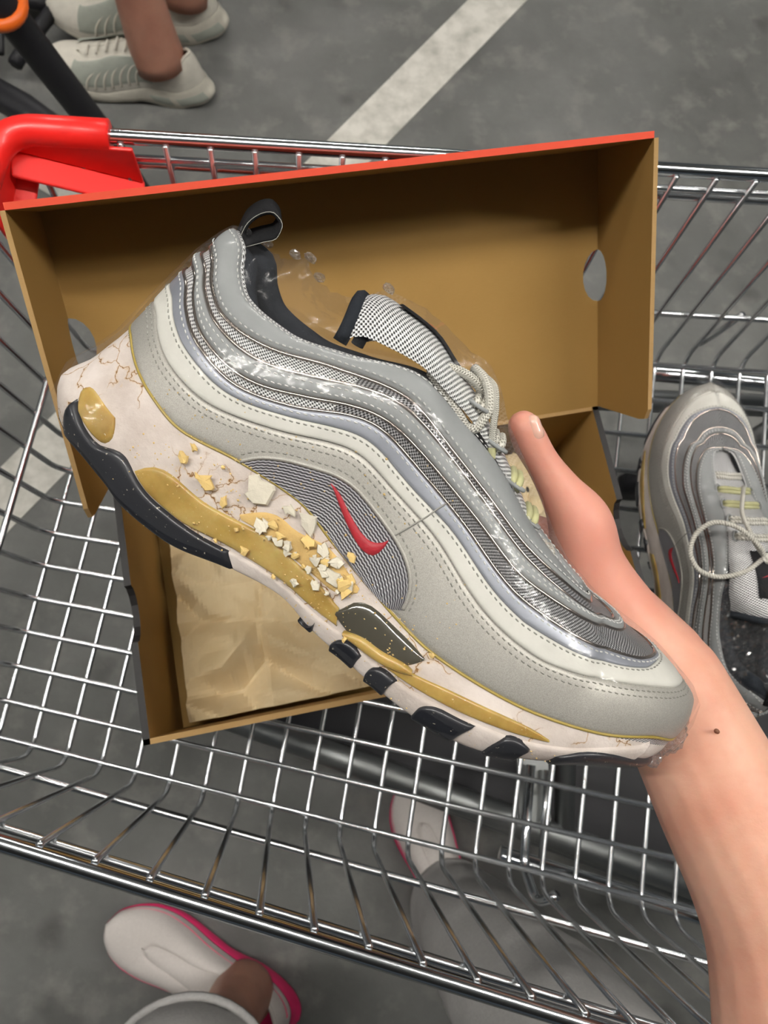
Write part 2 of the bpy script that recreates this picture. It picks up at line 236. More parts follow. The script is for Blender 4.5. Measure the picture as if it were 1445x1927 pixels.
# ---------------------------------------------------------------- materials
def concrete_mat():
    m=mat('concrete',(.1,.1,.1),.78); n=NT(m); c=n.coord()
    a=n.noise(c,3.2,8,.62); b=n.noise(c,16,6,.6); d=n.noise(c,95,3,.6)
    col=n.ramp(a,[(.30,(.072,.073,.070)),(.50,(.118,.120,.115)),(.70,(.168,.170,.162))])
    col=n.mix(n.ramp(b,[(.52,(0,0,0)),(.72,(.75,.75,.75))]),col,(.21,.205,.19))
    sp=n.noise(c,7.5,2,.5); col=n.mix(n.ramp(sp,[(.64,(0,0,0)),(.74,(.7,.7,.7))]),col,(.035,.034,.032))
    n.base(n.mix(n.math('MULTIPLY',d,.35),col,(.10,.10,.095)))
    n.bump(n.math('ADD',n.math('MULTIPLY',d,.5),b),.25,.004); return m
def paint_mat():
    m=mat('line_paint',(.5,.49,.45),.6); n=NT(m); c=n.coord()
    col=n.ramp(n.noise(c,22,6,.6),[(.3,(.36,.35,.31)),(.6,(.60,.58,.53))])
    n.base(n.mix(n.ramp(n.noise(c,60,4,.7),[(.68,(0,0,0)),(.76,(1,1,1))]),col,(.16,.155,.145))); return m
def card_mat(name,c0,c1,rough=.75):
    m=mat(name,c0,rough,spec=.25); n=NT(m); c=n.coord()
    f=n.noise(n.coord('Object',(30,30,400)),8,4,.6); g=n.noise(c,14,5,.6)
    n.base(n.mix(n.math('ADD',n.math('MULTIPLY',f,.4),n.math('MULTIPLY',g,.6)),c0,c1)); n.bump(f,.12,.0006); return m
def paper_mat():
    m=mat('tissue',(.62,.52,.35),.75,spec=.2); n=NT(m); c=n.coord()
    n.base(n.ramp(n.noise(c,9,5,.6),[(.3,(.60,.46,.26)),(.7,(.78,.66,.44))]))
    n.bump(n.noise(c,120,4,.6),.2,.001); return m
def weave_mat(name,light,dark,pu,pv,thr=.0,rough=.4,metal=.3,skew=.5,wav=0.0):
    m=mat(name,light,rough,metal); n=NT(m)
    s=n.add('ShaderNodeSeparateXYZ'); n.l.new(n.coord('UV'),s.inputs[0])
    x,y=s.outputs[0],s.outputs[1]
    u=n.math('MULTIPLY',x,2*math.pi/pu); v=n.math('MULTIPLY',y,2*math.pi/pv)
    u=n.math('ADD',u,n.math('MULTIPLY',v,skew))
    if wav: v=n.math('ADD',v,n.math('MULTIPLY',n.math('SINE',u),wav))
    h=n.math('MULTIPLY',n.math('SINE',u),n.math('SINE',v)) if not wav else n.math('SINE',v)
    f=n.ramp(n.math('ADD',n.math('MULTIPLY',h,.5),.5+thr),[(.36,(0,0,0)),(.62,(1,1,1))])
    n.base(n.mix(f,dark,light)); n.bump(h,.6,.0006); return m
def fleck_mat(name,col,rough=.42,metal=.35,fleck=.25):
    m=mat(name,col,rough,metal); n=NT(m); c=n.coord()
    v=n.add('ShaderNodeTexVoronoi'); v.inputs['Scale'].default_value=4200; n.l.new(c,v.inputs['Vector'])
    r=n.ramp(v.outputs['Color'],[(.2,tuple(k*(1-fleck) for k in col)),(.85,tuple(min(1,k*(1+fleck*1.5)) for k in col))])
    w=n.noise(c,30,4,.6); n.base(n.mix(n.math('MULTIPLY',w,.35),r,tuple(k*.78 for k in col)))
    n.bump(v.outputs['Distance'],.12,.0003); return m
def leather_mat(name,col,rough=.5,bumps=.15,spec=.4,metal=0.0):
    m=mat(name,col,rough,metal,spec=spec); n=NT(m); c=n.coord()
    g=n.noise(c,60,5,.6); n.base(n.ramp(g,[(.3,tuple(k*.86 for k in col)),(.7,col)]))
    n.bump(n.noise(c,700,3,.6),bumps,.0004); return m
def foam_mat(name='crumbling_foam',crack=True):
    m=mat(name,(.6,.53,.48),.85,spec=.2); n=NT(m); c=n.coord()
    g=n.noise(c,45,6,.6); col=n.ramp(g,[(.3,(.50,.43,.38)),(.65,(.68,.61,.56))])
    h=n.noise(c,420,4,.65)
    if crack:
        w=n.add('ShaderNodeTexNoise'); w.inputs['Scale'].default_value=70; w.inputs['Detail'].default_value=4; n.l.new(c,w.inputs['Vector'])
        mx=n.add('ShaderNodeMix',data_type='VECTOR'); mx.inputs[0].default_value=.02; n.l.new(c,mx.inputs[4]); n.l.new(w.outputs['Color'],mx.inputs[5])
        v=n.add('ShaderNodeTexVoronoi',feature='DISTANCE_TO_EDGE'); v.inputs['Scale'].default_value=58; n.l.new(mx.outputs[1],v.inputs['Vector'])
        thin=n.ramp(v.outputs['Distance'],[(.004,(1,1,1)),(.012,(0,0,0))])
        halo=n.ramp(v.outputs['Distance'],[(.005,(.5,.5,.5)),(.05,(0,0,0))])
        gate=n.ramp(n.noise(c,26,2,.5),[(.44,(0,0,0)),(.54,(1,1,1))])
        col=n.mix(n.math('MULTIPLY',halo,gate),col,(.55,.36,.16))
        col=n.mix(n.math('MULTIPLY',thin,gate),col,(.24,.12,.04))
        h=n.math('SUBTRACT',h,n.math('MULTIPLY',n.math('MULTIPLY',thin,gate),1.2))
    n.base(col); n.bump(h,.45,.0008); return m
def amber_mat(name='yellowed_air_window'):
    m=mat(name,(.42,.27,.06),.38,coat=.15,sub=.35,spec=.5); n=NT(m); c=n.coord()
    col=n.ramp(n.noise(c,38,6,.6),[(.28,(.27,.155,.022)),(.52,(.44,.29,.07)),(.75,(.56,.42,.15))])
    sp=n.noise(c,900,2,.5); n.base(n.mix(n.ramp(sp,[(.70,(0,0,0)),(.76,(.8,.8,.8))]),col,(.7,.62,.42)))
    n.bump(n.noise(c,160,4,.6),.2,.0008); return m
def rubber_mat():
    m=mat('black_rubber',(.012,.013,.017),.38,coat=.25); n=NT(m); c=n.coord()
    sp=n.noise(c,520,2,.5); n.base(n.mix(n.ramp(sp,[(.68,(0,0,0)),(.73,(1,1,1))]),(.012,.013,.017),(.42,.38,.30)))
    n.bump(n.noise(c,300,3,.5),.1,.0005); return m
def film_mat():
    m=bpy.data.materials.new('clear_film'); m.use_nodes=True; t=m.node_tree; t.nodes.clear()
    out=t.nodes.new('ShaderNodeOutputMaterial'); mx=t.nodes.new('ShaderNodeMixShader')
    tr=t.nodes.new('ShaderNodeBsdfTransparent'); gl=t.nodes.new('ShaderNodeBsdfGlossy'); gl.inputs['Roughness'].default_value=.12
    tr.inputs[0].default_value=(.985,.985,.99,1)
    lw=t.nodes.new('ShaderNodeLayerWeight'); lw.inputs['Blend'].default_value=.22
    mr=t.nodes.new('ShaderNodeMapRange'); mr.inputs['To Min'].default_value=.015; mr.inputs['To Max'].default_value=.15
    tc=t.nodes.new('ShaderNodeTexCoord'); nz=t.nodes.new('ShaderNodeTexNoise'); nz.inputs['Scale'].default_value=70; nz.inputs['Detail'].default_value=3
    bp=t.nodes.new('ShaderNodeBump'); bp.inputs['Strength'].default_value=.3; bp.inputs['Distance'].default_value=.003
    L=t.links.new; L(tc.outputs['Object'],nz.inputs['Vector']); L(nz.outputs['Fac'],bp.inputs['Height']); L(bp.outputs[0],gl.inputs['Normal']); L(bp.outputs[0],lw.inputs['Normal'])
    L(lw.outputs['Fresnel'],mr.inputs['Value']); L(mr.outputs[0],mx.inputs[0]); L(tr.outputs[0],mx.inputs[1]); L(gl.outputs[0],mx.inputs[2]); 
    df=t.nodes.new('ShaderNodeBsdfDiffuse'); df.inputs[0].default_value=(.85,.85,.88,1); m2=t.nodes.new('ShaderNodeMixShader'); m2.inputs[0].default_value=.016
    L(mx.outputs[0],m2.inputs[1]); L(df.outputs[0],m2.inputs[2]); L(m2.outputs[0],out.inputs[0])
    return m
def glint_mat(f0=.30):
    m=bpy.data.materials.new('crinkled_film'); m.use_nodes=True; t=m.node_tree; t.nodes.clear(); N=t.nodes.new
    o=N('ShaderNodeOutputMaterial'); a=N('ShaderNodeMixShader'); a.inputs[0].default_value=f0; b=N('ShaderNodeMixShader'); b.inputs[0].default_value=.88
    tr=N('ShaderNodeBsdfTransparent'); g=N('ShaderNodeBsdfGlossy'); g.inputs['Roughness'].default_value=.1; d=N('ShaderNodeBsdfDiffuse'); d.inputs[0].default_value=(.8,.8,.82,1)
    L=t.links.new; L(d.outputs[0],b.inputs[1]); L(g.outputs[0],b.inputs[2]); L(tr.outputs[0],a.inputs[1]); L(b.outputs[0],a.inputs[2]); L(a.outputs[0],o.inputs[0]); return m
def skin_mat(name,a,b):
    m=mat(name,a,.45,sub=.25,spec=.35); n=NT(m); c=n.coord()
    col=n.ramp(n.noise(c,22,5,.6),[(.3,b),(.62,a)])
    if name=='skin':
        s=n.add('ShaderNodeSeparateXYZ'); n.l.new(c,s.inputs[0]); g=n.ramp(n.math('ADD',n.math('MULTIPLY',s.outputs[1],5.5),.30),[(.3,(0,0,0)),(.62,(1,1,1))])
        col=n.mix(n.math('MULTIPLY',g,n.math('ADD',n.math('MULTIPLY',n.noise(c,35,3,.5),.9),.15)),col,(.60,.24,.19))
    n.base(col); n.bump(n.noise(c,420,4,.65),.18,.0006); return m
def cloth_mat(name,a,b):
    m=mat(name,a,.9,spec=.15); n=NT(m); c=n.coord()
    n.base(n.mix(n.noise(c,260,4,.7),a,b)); n.bump(n.noise(c,500,3,.6),.4,.001); return m
M={}
M['concrete']=concrete_mat(); M['paint']=paint_mat()
M['ceiling']=leather_mat('ceiling_concrete',(.20,.20,.19),.9)
M['zinc']=mat('bright_zinc_wire',(.68,.70,.72),.27,1.0)
M['chrome']=mat('polished_steel_tube',(.60,.63,.66),.16,1.0)
M['darksteel']=mat('dull_steel_frame',(.28,.29,.29),.48,1.0)
M['red']=mat('red_plastic',(.78,.018,.014),.38,coat=.15)
M['card']=card_mat('brown_card',(.27,.155,.042),(.34,.205,.065))
M['cardedge']=card_mat('card_cut_edge',(.42,.27,.12),(.30,.18,.07),.9)
M['boxblack']=card_mat('black_printed_card',(.014,.013,.013),(.022,.02,.02),.5)
M['boxred']=card_mat('orange_red_printed_card',(.62,.065,.03),(.70,.085,.045),.6)
M['paper']=paper_mat()
M['weave']=weave_mat('silver_woven_textile',(.80,.80,.80),(.03,.03,.032),1.9,1.9,.06,skew=.55)
M['chain']=weave_mat('steel_grey_knit_mesh',(.42,.42,.43),(.02,.02,.022),1.7,1.9,.0,metal=.5)
M['window']=weave_mat('grey_window_mesh',(.46,.46,.48),(.06,.057,.068),2.2,1.25,-.04,skew=0,wav=.6)
M['mud']=fleck_mat('sparkling_silver_panel',(.41,.395,.355),fleck=.14)
M['white']=leather_mat('off_white_leather',(.61,.60,.545),.5)
M['blue']=leather_mat('blue_grey_sheen',(.30,.315,.355),.36,.1,.5,.35)
M['grey']=leather_mat('grey_band_leather',(.255,.265,.265),.52,.2)
M['piping']=mat('bronze_silver_piping',(.50,.43,.38),.2,1.0)
M['stitch']=mat('pale_thread',(.55,.55,.53),.6); M['stitchd']=mat('grey_thread',(.27,.265,.235),.6)
M['foam']=foam_mat(); M['foamc']=foam_mat('clean_foam',False)
M['yfoam']=leather_mat('yellowed_inner_foam',(.66,.45,.17),.85,.8,.2)
M['chip']=leather_mat('pale_foam_chip',(.66,.61,.50),.85,.6,.2); M['chipy']=leather_mat('yellow_foam_chip',(.70,.50,.20),.85,.6,.2)
M['amber']=amber_mat(); M['glue']=mat('yellow_glue_line',(.34,.25,.045),.35,coat=.3)
M['clear']=mat('smoky_clear_tube',(.055,.05,.035),.12,coat=.8)
M['rubber']=rubber_mat(); M['lining']=cloth_mat('black_lining',(.010,.012,.016),(.022,.025,.03))
M['swoosh']=leather_mat('red_embroidery',(.42,.008,.02),.45,.5,.5)
M['lace']=weave_mat('silver_cord',(.62,.60,.54),(.24,.23,.19),1.6,2.6,.15,rough=.55,metal=.1)
M['lacey']=leather_mat('yellowed_lace',(.46,.45,.24),.6,.4)
M['ribbon']=cloth_mat('black_ribbon',(.006,.006,.007),(.014,.014,.015))
M['film']=film_mat(); M['glint']=glint_mat(); M['glint2']=glint_mat(.16)
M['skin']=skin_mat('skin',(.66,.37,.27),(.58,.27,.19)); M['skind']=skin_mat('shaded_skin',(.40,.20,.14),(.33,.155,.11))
M['nail']=mat('nail',(.70,.42,.34),.25,coat=.4,sub=.2)
M['mole']=mat('mole',(.16,.06,.03),.6)
M['sweat']=cloth_mat('grey_marl_sweatpants',(.40,.39,.38),(.27,.265,.26))
M['knit']=cloth_mat('white_knit',(.62,.58,.55),(.50,.46,.44)); M['pink']=mat('pink_foam',(.80,.03,.16),.5)
M['wleather']=leather_mat('worn_white_leather',(.60,.57,.50),.55); M['wsole']=leather_mat('aged_white_sole',(.58,.55,.47),.6)
M['wgrey']=leather_mat('pale_green_grey_mesh',(.36,.38,.33),.7)
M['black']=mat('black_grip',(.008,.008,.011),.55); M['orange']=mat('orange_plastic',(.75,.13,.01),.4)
M['white_enamel']=mat('white_lamp_housing',(.7,.7,.7),.5)
em=bpy.data.materials.new('lit_fluorescent_tube'); em.use_nodes=True; em.node_tree.nodes.clear()
_e=em.node_tree.nodes.new('ShaderNodeEmission'); _e.inputs[0].default_value=(1,.965,.90,1); _e.inputs[1].default_value=LAMP
_o=em.node_tree.nodes.new('ShaderNodeOutputMaterial'); em.node_tree.links.new(_e.outputs[0],_o.inputs[0]); M['lamp']=em

# ---------------------------------------------------------------- setting
def plate(name,pts,z0,z1,m,parent=None,**kw):
    n=len(pts); V=[(x,y,z0) for x,y in pts]+[(x,y,z1) for x,y in pts]
    F=[tuple(range(n-1,-1,-1)),tuple(range(n,2*n))]+[(k,(k+1)%n,(k+1)%n+n,k+n) for k in range(n)]
    return mesh(name,V,F,m,parent,smooth=False,**kw)
plate('floor',[(-5,-5),(5,-5),(5,6),(-5,6)],-.15,0,M['concrete'],kind='structure')
plate('ceiling',[(-5,-5),(5,-5),(5,6),(-5,6)],2.75,2.9,M['ceiling'],kind='structure')
plate('trim_1',[(-.62,.17),(-.55,.13),(.42,1.345),(.32,1.355)],.0003,.0016,M['paint'],kind='structure')
plate('trim_2',[(-1.2,1.33),(-1.25,1.25),(-.40,.77),(-.33,.83)],.0003,.0013,M['paint'],kind='structure')
LWHERE=['straight above the trolley','to the right of the trolley','to the left of the trolley','beyond the white floor line','far right beyond the trolley']
for k,(x,y,r) in enumerate(LAMPS):
    L=thing('ceiling_light','white fluorescent batten light on the ceiling '+LWHERE[k],'ceiling light',(x,y,2.64),'ceiling lights')
    L.rotation_euler=(0,0,r)
    V,F=box_geo(-.90,.90,-.05,.05,.03,.11); bevel(mesh('housing',V,F,M['white_enamel'],L,smooth=False),.006)
    tube('fluorescent_tube',[(-.86,0,0),(.86,0,0)],.022,M['lamp'],L,12)
    for s in (-1,1): mesh('lamp_holder',*box_geo(s*.875-.012,s*.875+.012,-.028,.028,-.026,.03),M['white_enamel'],L,smooth=False)
# ---------------------------------------------------------------- shopping trolley
cart=thing('shopping_trolley','silver wire shopping trolley with a red corner cap holding the shoe box','trolley',(.15,.12,0))
cart_o=np.array([.15,.12,0])
def cw(P): return np.asarray(P,float)-cart_o
FZ=.4525; RZ=.69; XE=.66
near_f=lambda x:-.0825-.26*(x+.158); near_r=lambda x:-.0915-.3066*(x+.152)
far_f=lambda x:.350-.030*(x+.2); far_r=lambda x:.3725
def end_f(y): return -.25+.165*(y-.174)
def end_r(y): return -.224+.17*(y-.372)
# corner points of the rim (nose left, open end right)
def ring(z,t,grow=0.0):
    L=lambda a,b:a+(b-a)*t
    yn=lambda x:L(near_f(x),near_r(x)); yf=lambda x:L(far_f(x),far_r(x)); xe=lambda y:L(end_f(y),end_r(y))
    xn=xe(-.04); 
    for _ in range(5): xn=xe(yn(xn))
    xf=xe(yf(-.22))
    return [(XE,yf(XE),z),(xf,yf(xf),z),(xn,yn(xn),z),(XE,yn(XE),z)]
rim=fillet(ring(RZ,1),.035,8,True)
tube('rim_tube',cw(rim),.0052,M['chrome'],cart,14,closed=True)
tube('basket_rod',cw([(-.23,.366,RZ-.0125),(XE,.366,RZ-.0125)]),.0026,M['zinc'],cart,8)
for z,r in ((FZ+.213,.0030),(FZ+.073,.0030)):
    t=(z-FZ)/(RZ-FZ); P=np.array(ring(z,t)); c=P.mean(0)
    tube('basket_rod',cw(fillet(P*[1,1,1],.03,6,True)),r,M['zinc'],cart,8,closed=True)
wr=.0023
for i in range(-4,27):
    xn=-.158+.0296*i; yn=near_f(xn)
    xf=xn+.167*(far_f(0)-yn); yf=far_f(xf)
    xr=-.152+.0305*i
    P=[(xr,near_r(xr)+.006,RZ+.003),(xn,yn,FZ),(xf,yf,FZ),(xf+.004,far_r(xf)-.006,RZ+.001)]
    if xn<end_f(yn): continue
    tube('basket_wire',cw(fillet(P,.022,6)),wr,M['zinc'],cart,7)
for j in range(0,14):
    y=-.040+.0296*j; x=end_f(y)
    f=j/13.
    yr=near_f(XE)+.02+(far_f(XE)-near_f(XE)-.03)*f
    xt=end_r(y)-.012
    P=[(xt,y+.003,RZ-.003),(x,y,FZ+.0044),(XE,yr,FZ+.0044)]
    tube('basket_wire',cw(fillet(P,.022,6)),.0026,M['zinc'],cart,7)
# red corner cap
pc=fillet([(-.152,.3725,RZ+.001),(-.224,.3725,RZ+.001),(-.232,.322,RZ+.001)],.032,10)
V,F=tube_geo(cw(pc),.0105,14); cap=mesh('corner_cap',V,F,M['red'],cart,label='bright red plastic corner cap on the rim')
def skirt(A,B,z0a,z0b,th,inn):
    A=np.array(A);B=np.array(B);d=(B-A)/np.linalg.norm(B-A);nn=np.array([-d[1],d[0]])*th
    V=[(*A,RZ),(*B,RZ),(*B,z0b),(*A,z0a),(*(A+nn),RZ),(*(B+nn),RZ),(*(B+nn),z0b),(*(A+nn),z0a)]
    F=[(0,1,2,3),(7,6,5,4),(0,4,5,1),(1,5,6,2),(2,6,7,3),(3,7,4,0)]
    W=np.array(inn)
    V2=[(*A,z0a),(*B,z0b),(*(B+W),z0b-.004),(*(A+W),z0a-.004),(*A,z0a-.003),(*B,z0b-.003),(*(B+W),z0b-.007),(*(A+W),z0a-.007)]
    return [(V,F),(V2,F)]
V,F=join(skirt((-.136,.365),(-.222,.366),.655,.682,.003,(.002,-.020))); bevel(mesh('cap_skirt',cw(V),F,M['red'],cart,smooth=False),.0012)
V,F=join(skirt((-.221,.368),(-.232,.315),.672,.650,.003,(.016,.0))); bevel(mesh('cap_skirt',cw(V),F,M['red'],cart,smooth=False),.0012)
# underframe below the basket
def rail(name,P,r,m=M['darksteel'],sq=1.0): tube(name,cw(P),r,m,cart,12,sq=sq)
rail('chassis_tube',fillet([(-.10,-.030,.33),(.10,-.10,.33),(.62,-.285,.33)],.05),.014)
rail('chassis_tube',[(-.06,-.050,.30),(.62,-.30,.30)],.010)
rail('chassis_tube',[(-.10,.34,.33),(.62,.335,.33)],.014)
rail('chassis_tube',[(.30,.345,.40),(.64,.325,.40)],.009,M['chrome'])
rail('chassis_tube',[(.18,-.16,.38),(.62,-.295,.38)],.008,M['chrome'])
rail('chassis_tube',[(.30,.34,.33),(.26,-.16,.33)],.011)
tr=[(-.060,-.040),(.10,-.092),(.62,-.285),(.62,.06),(-.045,.10)]; nn=len(tr)  # outline of a black plate added to stand in for shade below the basket
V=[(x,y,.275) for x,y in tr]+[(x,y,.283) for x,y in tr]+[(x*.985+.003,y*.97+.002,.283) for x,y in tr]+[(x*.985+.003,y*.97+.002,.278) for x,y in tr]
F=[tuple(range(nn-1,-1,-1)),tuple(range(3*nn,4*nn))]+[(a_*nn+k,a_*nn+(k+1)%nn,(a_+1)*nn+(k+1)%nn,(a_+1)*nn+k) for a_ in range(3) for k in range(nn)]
mesh('added_shade_plate',cw(V),F,M['black'],cart,smooth=False,label='black plate added under the wire basket to darken the ground')
rail('hanger_bracket',fillet([(.206,-.075,.41),(.196,-.165,.405),(.200,-.192,.43),(.212,-.18,.452)],.012),.0045,M['chrome'])
rail('hanger_bracket',fillet([(.222,-.080,.41),(.214,-.160,.405)],.01),.0035,M['zinc'])
V,F=box_geo(.195,.226,-.128,-.07,.396,.400); mesh('bracket_plate',cw(V),F,M['darksteel'],cart,smooth=False)
rail('hook',fillet([(.395,.352,.455),(.400,.352,.475),(.405,.352,.520)],.008),.0032,M['zinc'])
rail('hook',fillet([(.508,.325,.40),(.503,.322,.44),(.495,.25,.44)],.02),.007,M['chrome'])
for x in (-.16,.55):
    for y in (-.02 if x<0 else -.22,.31):
        rail('wheel_stem',[(x,y,.33),(x,y,.10)],.011)
        V,F=tube_geo([(x-.03,y-.014,.05),(x-.03,y+.014,.05)],.05,20); mesh('wheel',cw(V),F,M['black'],cart)

# ---------------------------------------------------------------- shoe box
BL_,BD,BH,LH,LF=.388,.193,.137,.190,.0795
yaw=.1918
box=thing('shoe_box','open brown cardboard shoe box with orange-red lid edge, inside the trolley','box',(-.1579,.1483,.4575))
box.rotation_euler=(0,0,yaw)
def panel(name,outline,th,frame,parent,mats,label=None):
    # outline in (a,b); frame = origin, a axis, b axis; inner face at 0, outer face at +th along n
    o,a,b=[np.array(v,float) for v in frame]; nn=np.cross(a,b)
    me=bpy.data.meshes.new(name); bm=bmesh.new()
    vs=[bm.verts.new(o+a*p[0]+b*p[1]) for p in outline]; ws=[bm.verts.new(o+a*p[0]+b*p[1]-nn*th) for p in outline]
    f=bm.faces.new(vs); f.material_index=0
    g=bm.faces.new(ws[::-1]); g.material_index=1
    n=len(vs)
    for k in range(n):
        q=bm.faces.new((vs[k],ws[k],ws[(k+1)%n],vs[(k+1)%n])); q.material_index=2
    bmesh.ops.recalc_face_normals(bm,faces=bm.faces); bm.to_mesh(me); bm.free()
    return link(name,me,mats,parent,label=label,smooth=False)
CB=[M['card'],M['boxblack'],M['cardedge']]
X,Y,Z=np.eye(3)
panel('bottom_panel',[(0,0),(BL_,0),(BL_,BD),(0,BD)],.003,((0,-BD,.003),X,Y),box,CB)
panel('front_panel',[(0,0),(BL_,0),(BL_,BH),(0,BH)],.004,((BL_,-BD+.004,0),-X,Z),box,CB)
panel('back_panel',[(0,0),(BL_,0),(BL_,BH),(0,BH)],.003,((0,-.003,0),X,Z),box,CB)
def notch(w,d,c): return [(c+w/2*math.cos(a),BH-d*math.sin(a)) for a in np.linspace(0,math.pi,9)]
nt=notch(.042,.016,-BD*.52)
so=[(-BD,0),(0,0),(0,BH)]+nt+[(-BD,BH)]
panel('side_panel',so,.005,((.005,0,0),Y,Z),box,[M['card'],M['boxblack'],M['boxblack']])
panel('side_panel',[(-p,q) for p,q in so],.005,((BL_-.005,0,0),-Y,Z),box,[M['card'],M['boxblack'],M['boxblack']])
# lid, hinged on the back edge and leaning on the trolley rim
la=.602; v=np.array([0,math.cos(la),math.sin(la)]); w=np.array([0,-math.sin(la),math.cos(la)]); H0=np.array([0,0,BH])
def hole(cy,ry,rx,sgn,base,n=10): return [(base+sgn*rx*math.sin(a),cy-ry*math.cos(a)) for a in np.linspace(0,math.pi,n)]
hc=LH*.54
op=[(0,0),(BL_,0)]+hole(hc,.019,.012,-1,BL_)+[(BL_,LH),(0,LH)]+hole(hc,.019,.014,1,0)[::-1]
CR=[M['card'],M['boxred'],M['cardedge']]
panel('lid_panel',op,.003,(H0,X,v),box,CR)
fr=[(0,0)]+hole(hc,.019,.015,1,0)+[(0,LH),(LF,LH),(LF+.001,.016),(LF-.004,.008),(LF-.012,.006)]
panel('lid_flap',fr,.003,(H0+X*BL_,w,v),box,CR)
fl=[(0,0)]+hole(hc,.019,.007,1,0)+[(0,LH),(LF,LH),(LF+.001,.010),(LF-.004,.002),(LF-.012,.001)]
panel('lid_flap',[(q,p) for p,q in fl],.003,(H0,v,w),box,CR)
panel('lid_flap',[(0,0),(BL_,0),(BL_,LF),(0,LF)],.004,(H0+v*LH,X,w),box,[M['card'],M['boxred'],M['boxred']],label='orange-red top edge of the lid')
Rz=np.array([[math.cos(yaw),-math.sin(yaw),0],[math.sin(yaw),math.cos(yaw),0],[0,0,1]])
def bw(p): return Rz@np.array(p,float)+np.array([-.1579,.1483,.4575])

# tissue paper
def crumple(name,nx,ny,fn,label,cat,th=.0006,group=None):
    V=[];F=[]
    for i in range(nx+1):
        for j in range(ny+1): V.append(fn(i/nx,j/ny))
    for i in range(nx):
        for j in range(ny):
            a=i*(ny+1)+j; F.append((a,a+ny+1,a+ny+2,a+1))
    c=np.mean(V,0); o=mesh(name,np.array(V)-c,F,M['paper'],None,smooth=False); o.location=c
    s=o.modifiers.new('thickness','SOLIDIFY'); s.thickness=th
    return tag(o,label,cat,group)
def fold(x,y,s,seed):
    a=noise.voronoi(Vector((x*s,y*s,seed)))[0]; return (a[1]-a[0])
def sheet(u,vv):
    x=.017+u*(BL_-.034); y=-BD+.008+vv*(BD-.014)
    h=.010+.042*fold(x+.2*y,y,17,2.3)+.014*noise.noise(Vector((x*26,y*26,1)))+.012*fold(x+.3*y,y,26,5)
    e=max(0,1-min(vv,1-vv)*7)+.6*max(0,1-min(u,1-u)*12)
    h+=.022*min(1,e)**2*(.7+.6*noise.noise(Vector((x*15,y*15,9))))
    return bw((x,y,.004+max(.001,h)))
crumple('tissue_paper',110,60,sheet,'crumpled cream tissue paper lining the open shoe box','paper')
def wad(u,vv):
    th=u*2*math.pi; ph=(vv-.5)*math.pi*.96
    d=np.array([math.cos(th)*math.cos(ph),math.sin(th)*math.cos(ph),math.sin(ph)])
    r=1+.35*fold(d[0],d[1]*1+d[2],2.2,1)-.15+.15*noise.noise(Vector(d*3))
    return bw((.325+.030*d[0]*r,-.052+.040*d[1]*r,.078+.028*d[2]*r))
crumple('tissue_paper',40,24,wad,'small ball of cream tissue paper by the right end of the box','paper')
# ---------------------------------------------------------------- sneakers built on one surface S(u,t): u heel to toe, t sole(-1) seam(0) top(1), millimetres
def Nrm(u,t):
    u=np.clip(np.asarray(u,float),.004,.996);t=np.asarray(t,float)
    e=1e-3
    a=S(u+e,t)-S(u-e,t); tl=np.clip(t-e*3,-1.3,1);th=np.clip(t+e*3,-1.3,1)
    b=S(u,th)-S(u,tl); n=np.cross(a,b); return n/np.maximum(np.linalg.norm(n,axis=-1,keepdims=True),1e-9)
def resamp(c,n):
    c=np.asarray(c,float); P=S(c[:,0],c[:,1]); d=np.r_[0,np.cumsum(np.linalg.norm(np.diff(P,axis=0),axis=1))]
    q=np.linspace(0,d[-1],n); return np.stack([np.interp(q,d,c[:,k]) for k in (0,1)],1)
def shift(c,mm,n=90):
    # move a curve along the surface by mm, to its left (towards the top)
    c=resamp(c,n); P=S(c[:,0],c[:,1]); N=Nrm(c[:,0],c[:,1])
    T=np.gradient(P,axis=0); T/=np.linalg.norm(T,axis=1,keepdims=True)+1e-9
    D=np.cross(N,T)*mm; e=1e-3; o=[]
    for k in range(n):
        u,t=c[k]; u0=min(max(u,.004),.996)
        a=(S(u0+e,t)-S(u0-e,t))/(2*e); b=(S(u0,min(t+e,1))-S(u0,t-e))/(min(t+e,1)-t+e)
        J=np.stack([a,b],1); s=np.linalg.lstsq(J,D[k],rcond=None)[0]
        o.append((min(max(u+s[0],0),1),min(t+s[1],1)))
    o=np.array(o)
    for _ in range(2): o[1:-1]=.25*o[:-2]+.5*o[1:-1]+.25*o[2:]
    return o
FLAT=lambda r:1.0
def PUFF(r): return 1.15*max(0,1-abs(2*r-1)**4)**.5-.15
def LOW(r): return 1.05*max(0,1-abs(2*r-1)**10)**.5-.05
